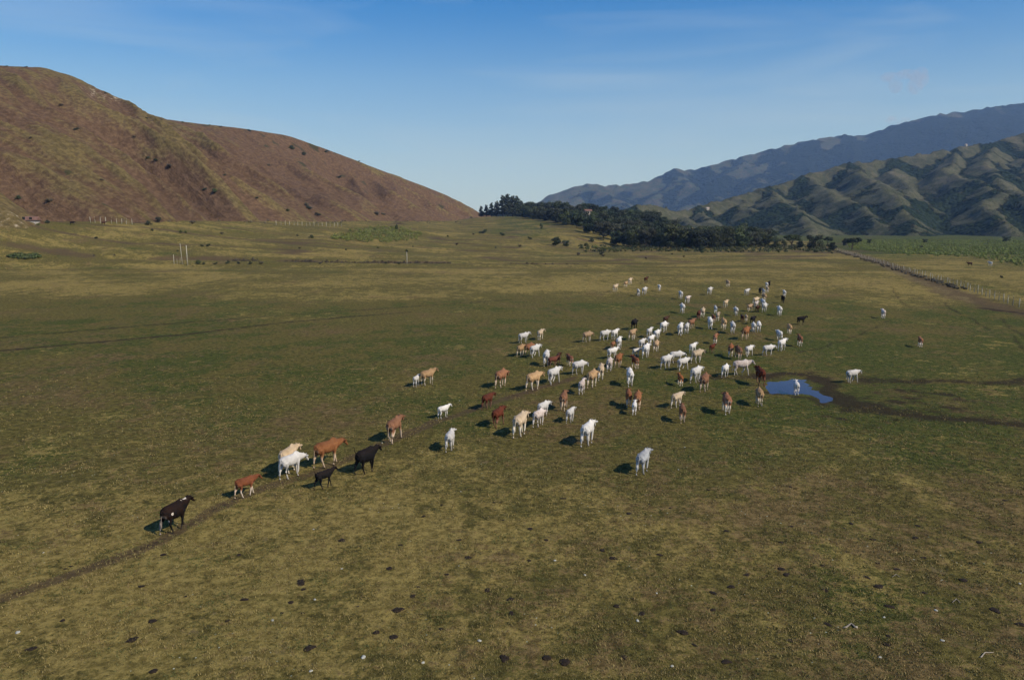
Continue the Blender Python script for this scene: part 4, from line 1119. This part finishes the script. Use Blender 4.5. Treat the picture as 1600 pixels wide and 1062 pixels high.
FT = [(1212,388,16,'broad0',1.,'dark tree just right of the end of the wood'),(1236,387,21,'flat0',1.1,'open spreading tree second to the right of the wood'),
 (1250,388,13,'broad2',1.,'low dark tree left of the big round tree on the valley floor'),(1272,389,23,'broad0',1.05,'largest round dark tree standing alone right of the wood'),
 (1293,384,15,'flat1',.9,'small flat-topped tree right of the largest round tree'),(1300,392,15,'broad2',1.1,'low bushy dark tree at the far end of the fence line'),
 (1320,386,12,'broad3',.9,'small grey green tree left of the flat-topped tree by the fence end'),(1331,390,20,'flat1',1.1,'flat-topped dark tree above the far end of the fence'),
 (1096,396,14,'broad2',.8,'small dark tree in front of the wood edge'),(1358,381,8,'broad0',.8,'tiny round tree at the foot of the mountain, right of the fence end'),
 (1445,380,7,'broad0',1.2,'small tree at the mountain foot above the green scrub, left one'),(1572,378,9,'broad0',1.3,'small tree at the mountain foot above the green scrub, right one'),
 (1225,385,10,'broad1',1.,'small olive tree between the wood and the open spreading tree'),(846,358,9,'broad1',.7,'small lone tree on the green slope below the wood'),
 (869,384,15,'broad2',1.2,'dark bushy tree, left of the pair in the pasture below the wood'),(884,385,10,'broad0',1.2,'dark bushy tree, right of the pair in the pasture below the wood'),
 (620,360,9,'broad1',.7,'small tree on the slope behind the green thicket'),(248,348,10,'broad3',.8,'small grey tree at the foot of the brown hill above the left posts'),
 (5,345,12,'broad3',1,'grey tree at the foot of the brown hill at the left frame edge')]
for a, b_, h, k, w, lb in FT:
    g = hit(a, b_); s = h*g[1]/1171./(7.4 if k[0] == 'f' else 9.6); tree(k, g[0], g[1], g[2]-.1, s, lb, 'scattered trees of the valley', sx=w)
# single shrubs on the pasture
SH = [(75,349,6,0),(20,351,4,1),(60,352,4,1),(232,352,8,0),(238,361,4,0),(283,364,5,0),(300,350,6,2),(290,364,4,0),(346,366,4,2),(316,385,4,3),(325,385,5,3),(278,393,3,0),(311,412,7,0),(318,413,4,0),(337,413,4,3),(356,412,5,3),(373,412,4,3),(392,413,5,0),(408,413,5,2),(465,369,3,3),(487,372,6,0),(468,389,3,2),(500,413,4,2),
 (541,391,3,0),(590,388,3,0),(603,412,4,3),(623,413,4,3),(645,386,2,3),(755,365,8,3),(785,368,6,3),(828,374,5,3),(740,367,3,2),(713,383,4,2),(812,386,4,2),(903,399,5,2),(940,398,6,3),(942,401,4,2),(1010,405,4,2),(150,373,4,3),(148,400,3,2),(180,400,3,2),(1050,398,3,2),(1068,402,3,2),(775,388,3,0),(700,370,3,0),(915,385,6,0),(930,388,5,1),(945,392,8,1),(925,378,7,0),(960,394,5,1),(160,300,6,3),(1300,396,3,3),(1336,398,3,3),
 (1565,434,4,3),(1440,388,5,0)]
SHL = ['green shrub standing alone on the pasture towards the hills', 'light green shrub on the pasture towards the hills', 'dry brown shrub on the pasture towards the hills', 'small dark shrub on the pasture towards the hills']
for a, b_, h, k in SH:
    if b_ < 340: continue
    g = hit(a, b_); tree('shrub%d' % k, g[0], g[1], g[2], max(.35, h*g[1]/1171./1.9), SHL[k], 'shrubs scattered over the far pasture', sx=1.2)
# shrubs standing on the brown hill
def hill_at(px, py):
    u, v = proj(hillP[...,0], hillP[...,1], hillP[...,2])
    dd = (u-px)**2+(v-py)**2+1e9*(np.arange(hillP.shape[1]) > 295)[None,:]+hillP[...,1]*.02
    i = np.unravel_index(np.argmin(dd), dd.shape); return hillP[i]
for a, b_, h, k in [(455,233,7,0),(476,242,6,0),(510,238,5,3),(482,322,7,2),(484,326,6,3),(320,297,5,3),(337,300,7,0),(230,249,5,0),(245,251,5,3),(265,261,6,2),(120,203,5,3),(45,218,4,2),(73,318,7,2),(28,312,6,0),(350,275,4,3),(530,278,5,3),(450,330,5,0),(590,335,6,2),(600,337,5,2),(160,283,4,2),(400,310,4,3),(496,337,6,3),
    (230,185,3,3),(250,187,3,3),(285,191,3,0),(327,196,3,3),(345,197,3,3),(390,203,4,3),(165,146,3,3),(40,105,3,3),(10,104,3,3),(560,253,3,3),(180,262,4,0),(420,260,4,2),(210,215,4,2),(95,165,4,2)]:
    q = hill_at(a, b_); tree('shrub%d' % k, q[0], q[1], q[2]-.2, max(.5, h*q[1]/1171./1.9), ['green shrub growing on the brown hillside','','dry twiggy shrub growing on the brown hillside','dark shrub growing on the brown hillside'][k], 'shrubs on the brown hillside', sx=1.3)

# dense scrub masses (uncountable)
def scrub(name, pts, dens_n, hgt, lm, label, inside, quads=26, leaf=.16):
    V = []
    cnt = 0
    C = []
    rs = np.random.default_rng(len(name)*13+dens_n)
    xs, ys = pts
    while len(C) < dens_n:
        x = rs.uniform(*xs, 4000); y = rs.uniform(*ys, 4000)
        k = inside(x, y); C += list(zip(x[k], y[k]))
    C = C[:dens_n]
    C = np.array(C); z = ground_z(C[:,0], C[:,1])
    n = len(C)*quads; k = np.repeat(np.arange(len(C)), quads)
    sc = rs.uniform(.5, 1.2, len(C))[k]*hgt
    d = rs.normal(size=(n,3)); d /= np.linalg.norm(d, axis=1)[:,None]
    P = np.stack([C[k,0], C[k,1], z[k]+sc*.45], -1)+d*(rs.random(n)**.4*sc)[:,None]*np.array([.75,.75,.55])
    P[:,2] = np.maximum(P[:,2], z[k]+.02)
    V = leafquads(P, d, leaf*rs.uniform(.6,1.4,n)*(1+sc*.3))
    tag(link_mesh(name, mesh_np(name, V.reshape(-1,3), np.arange(n*4).reshape(-1,4)), M[lm]), label, 'scrub', kind='stuff')
def pxrow(x, y):
    return proj(x, y, ground_z(x, y))
fence_x = lambda y: np.interp(y, [90,128,160,390,600], [76,87.8,99,172,236])
def in_green(x, y):
    u, v = pxrow(x, y); lo = np.interp(u, [1330,1380,1450,1520,1600,1720], [388,396,399,402,418,440])
    return (1325 < u)&(u < 1720)&(375 < v)&(v < lo+3*vnoise(u/14., u*0, 9))&(vnoise(x/18., y/18., 4) > -.35)
scrub('scrub', ((150,420),(250,640)), 4600, 1.15, 'leaflime', 'bright green scrub covering the flats below the right mountain', in_green, 40, .15)
def in_thick(x, y):
    u, v = pxrow(x, y)
    return (((u-597)/58.)**2+((v-368)/11.)**2 < 1+.8*vnoise(x/6., y/6., 8))|(((u-540)/22.)**2+((v-372)/5.)**2 < 1)
scrub('scrub', ((-190,-30),(260,520)), 520, 1.9, 'leaflime', 'light green thicket on the slope below the brown hill', in_thick, 44, .14)
def in_patch(x, y):
    u, v = pxrow(x, y); return ((u-38)/26.)**2+((v-402)/3.2)**2 < 1+0*x
scrub('scrub', ((-260,-120),(200,320)), 130, 1.1, 'leafmid', 'small flat dark green bush patch on the left of the pasture', in_patch, 30, .18)
def in_gul(x, y):
    u, v = pxrow(x, y); return (0 < u)&(u < 1000)&(np.abs(y-gully_y(x)) < 4)&(vnoise(x/13., x*0+5.5, 19) > .02)
scrub('scrub', ((-260,60),(235,290)), 420, .75, 'scrubbrown', 'dry brush lining the shallow gully across the pasture', in_gul, 18, .14)
def in_hed(x, y):
    return (150 < y)&(y < 385)&(np.abs(x-fence_x(y)+1.2) < 1.2)&(vnoise(y/9., y*0+1.5, 29) > .0)
scrub('hedge', ((80,175),(150,385)), 210, .5, 'scrubbrown', 'dry brushy hedge growing along the right fence line', in_hed, 24, .16)
def in_foot(x, y):
    u, v = pxrow(x, y); return (-10 < u)&(u < 720)&(343 < v)&(v < 349.5)&(vnoise(x/20., y/20., 39) > .05)
scrub('scrub', ((-520,0),(215,760)), 500, 1.3, 'scrubbrown', 'dry scrub along the foot of the brown hill', in_foot, 20, .22)
def in_wf(x, y):
    u, v = pxrow(x, y); return (900 < u)&(u < 1300)&(384 < v)&(v < 395)&(vnoise(x/14., y/9., 49) > -.1)
scrub('scrub', ((35,200),(370,520)), 900, 1.3, 'leafmid', 'low green undergrowth along the front edge of the wood', in_wf, 20, .22)

# ------------------------------------------------------------------ fences, posts
M['post'] = mat_simple('weathered fence post', (.34,.32,.26), .85, .3, 4.)
M['wire'] = mat_simple('fence wire', (.12,.11,.10), .6, .2, 4.)
postm = []
for k in range(3):
    rs = random.Random(k); b = MB()
    b.tube([(0,0,-.3),(rs.uniform(-.02,.02),0,.7),(rs.uniform(-.05,.05),rs.uniform(-.04,.04),1.45)], [.075,.065,.055], 8); m_ = b.mesh('post', True); m_.materials.append(M['post']); postm.append(m_)
def fence(name, pts, label, sc=1., wires=(.45,.8,1.15), thick=1., wr=.006):
    g = [(p[0], p[1], float(ground_z(p[0], p[1]))) for p in pts]
    e = empty(name, g[0]); tag(e, label, 'fence')
    o0 = Vector(g[0])
    for i, q in enumerate(g):
        o = link_mesh('post', postm[i % 3], None, e); o.location = Vector(q)-o0
        k = sc*random.uniform(.9, 1.08); o.scale = (thick, thick, k); o.rotation_euler = (random.uniform(-.05,.05), random.uniform(-.05,.05), random.uniform(0,6))
    for w in wires:
        b = MB(); b.tube([Vector((q[0], q[1], q[2]+w*sc))-o0 for q in g], wr, 4); b.build('wire', M['wire'], e)
ys = []; y = 116.
while y < 392: ys.append(y); y += 2.75
ys = ys[:100]
fence('fence', [(float(fence_x(y_))+random.uniform(-.12,.12), y_) for y_ in ys], 'long post and wire fence running up the right side of the pasture', 1.12, thick=1.1)
def post_line(a, b_, n):
    A = hit(*a); B = hit(*b_); return [(A[0]+(B[0]-A[0])*i/(n-1)+random.uniform(-.2,.2), A[1]+(B[1]-A[1])*i/(n-1)) for i in range(n)]
fence('fence', post_line((432,352),(534,355),17), 'row of pale fence posts below the middle of the brown hill', 1.75, thick=2.2, wr=.01)
fence('fence', post_line((141,348),(206,351),9), 'row of grey fence posts at the hill foot on the left', 1.8, thick=1.8, wr=.01)
def pole(px, py, top, r, label, cap=None, lean=0):
    g = hit(px, py); h = (py-top)*g[1]/1171.
    b = MB(); b.tube([(0,0,-.4),(lean*.5,0,h*.5),(lean,0,h)], [r,r*.85,r*.6], 8)
    o = b.mesh('pole', True); 
    e = link_mesh('pole', o, M['post']); e.location = g
    tag(e, label, 'pole', 'bare poles standing in the pasture' )
    if cap:
        c = link_mesh('foliage', PROTO['shrub3'][1], None, e); c.location = (lean,0,h-.4); c.scale = (.5,.5,.6)
pole(293,414,383,.20,'tallest thick bare pole of the cluster on the left, rightmost')
pole(285,413,380,.12,'thin tall bare pole left of the tallest one in the cluster', lean=-.3)
pole(272,413,398,.14,'short bare pole at the left end of the cluster')
pole(277,413,404,.06,'thin stake between the short pole and the thin tall pole')
pole(281,413,402,.06,'short leaning stake just left of the thin tall pole', lean=.3)
pole(636,412,392,.17,'lone pale pole with a tuft on top in the middle pasture', cap=1)

# ------------------------------------------------------------------ small far buildings
M['wallw'] = mat_simple('white wash wall', (.40,.37,.33), .85, .12, 1.)
M['tin'] = mat_simple('rusty tin roof', (.17,.095,.070), .6, .25, 1.)
M['tinl'] = mat_simple('pale roof', (.45,.36,.32), .6, .2, 1.)
M['dark'] = mat_simple('dark opening', (.02,.02,.02), .6, .2, 1.)
def house(x, y, z, rz, L, Wd, H, roof, label, door=True):
    e = empty('farmhouse', (x,y,z), rz); tag(e, label, 'house', 'small buildings in the distance')
    MB().box(-L/2,L/2,-Wd/2,Wd/2,-1.5,H).build('wall', M['wallw'], e)
    b = MB(); bm = b.bm; o = .5; rh = Wd*.28
    vs = [bm.verts.new(v) for v in [(-L/2-o,-Wd/2-o,H-.1),(L/2+o,-Wd/2-o,H-.1),(L/2+o,0,H+rh),(-L/2-o,0,H+rh),(-L/2-o,Wd/2+o,H-.1),(L/2+o,Wd/2+o,H-.1)]]
    bm.faces.new((vs[0],vs[1],vs[2],vs[3])); bm.faces.new((vs[3],vs[2],vs[5],vs[4])); bm.faces.new((vs[0],vs[3],vs[4])); bm.faces.new((vs[1],vs[5],vs[2])); bm.faces.new((vs[0],vs[4],vs[5],vs[1]))
    b.build('roof', roof, e)
    if door:
        MB().box(-.5,.5,-Wd/2-.04,-Wd/2+.02,0,2.1).build('door', M['dark'], e)
        for s in (-1,1): MB().box(s*L*.3-.5,s*L*.3+.5,-Wd/2-.04,-Wd/2+.02,1.,2.).build('window', M['dark'], e)
g = hit(44,347.6); house(g[0], g[1]-1, g[2], .25, 8, 5, .9, M['tin'], 'low reddish tin-roofed shed at the foot of the brown hill, far left')
g = hit(25,347.6); house(g[0], g[1]-2, g[2], .2, 2.6, 4, 1.5, M['wallw'], 'small white shed end beside the reddish roof, far left')
def mtn_at(px, py, grid):
    X, Y, Z = grid; u, v = proj(X, Y, Z+.0); dd = (u-px)**2+(v-py)**2+Y*.01
    i = np.unravel_index(np.argmin(dd), dd.shape); return X[i], Y[i], Z[i]
for a, b_, L, lb in [(1104,329,5,'left of two tiny white houses on the mountain shoulder above the wood'),(1112,329,4,'right of two tiny white houses on the mountain shoulder above the wood'),(1506,223,4,'tiny white house on the crest of the right mountain')]:
    q = mtn_at(a, b_, nearM); house(q[0], q[1]-3, q[2]+.3, .2, L, 5, 2.6, M['tinl'], lb, False)
y = 640.; x = (918-800)/1156*y; z = z_at(918, 334, y); house(x, y, max(z, float(ground_z(x, y))), .3, 6, 5, 2.4, M['tin'], 'pinkish roofed house showing among the trees of the wood')

# ------------------------------------------------------------------ cloud and haze
def cloud(px, py, dist, w, h, dens, label):
    c = P3(px, py, dist); k = dist/1156.
    b = MB(); rs = random.Random(int(px))
    for i in range(9):
        b.ball((rs.uniform(-.55,.55)*w*k, rs.uniform(-.4,.4)*w*k, rs.uniform(-.4,.4)*h*k), (w*k*rs.uniform(.18,.32), w*k*.3, h*k*rs.uniform(.25,.45)), None, 2)
    me = b.mesh('cloud')
    o = bpy.data.objects.new('cloud', me); col.objects.link(o)
    md = o.modifiers.new('r', 'REMESH'); md.mode = 'VOXEL'; md.voxel_size = max(w*k/22, 12)
    dg = bpy.context.evaluated_depsgraph_get(); out = bpy.data.meshes.new_from_object(o.evaluated_get(dg), depsgraph=dg)
    bpy.data.objects.remove(o)
    m = bpy.data.materials.new('cloud'); m.use_nodes = True; nt = m.node_tree; nt.nodes.clear()
    ou = nt.nodes.new('ShaderNodeOutputMaterial'); pv = nt.nodes.new('ShaderNodeVolumePrincipled')
    tc = nt.nodes.new('ShaderNodeTexCoord'); nz = nt.nodes.new('ShaderNodeTexNoise'); nz.inputs['Scale'].default_value = 5/(w*k); nz.inputs['Detail'].default_value = 4
    nt.links.new(tc.outputs['Object'], nz.inputs['Vector'])
    mr = nt.nodes.new('ShaderNodeMapRange'); mr.inputs['From Min'].default_value = .30; mr.inputs['From Max'].default_value = .80; mr.inputs['To Max'].default_value = dens
    nt.links.new(nz.outputs['Fac'], mr.inputs['Value']); nt.links.new(mr.outputs[0], pv.inputs['Density'])
    pv.inputs['Color'].default_value = (.60,.56,.62,1); nt.links.new(pv.outputs[0], ou.inputs['Volume'])
    ob = link_mesh('cloud', out, m); ob.location = c
    tag(ob, label, 'cloud', kind='stuff')
cloud(1423, 127, 11500, 46, 30, .0045, 'small faint pinkish cloud wisp above the right mountain')
cloud(1402, 186, 11500, 26, 14, .003, 'tiny faint cloud wisp touching the far ridge')

HAZE = 1.0
b = MB(); b.box(-8000, 8000, -8000, 8000, -6, 1500)
m = bpy.data.materials.new('haze'); m.use_nodes = True; nt = m.node_tree; nt.nodes.clear()
ou = nt.nodes.new('ShaderNodeOutputMaterial'); pv = nt.nodes.new('ShaderNodeVolumePrincipled')
pv.inputs['Color'].default_value = (.30,.52,1.0,1); pv.inputs['Absorption Color'].default_value = (1,1,1,1); pv.inputs['Density'].default_value = .000085; pv.inputs['Anisotropy'].default_value = .0
nt.links.new(pv.outputs[0], ou.inputs['Volume'])
hz = b.build('haze', m); tag(hz, 'thin blue air haze over the valley', 'haze', kind='stuff')
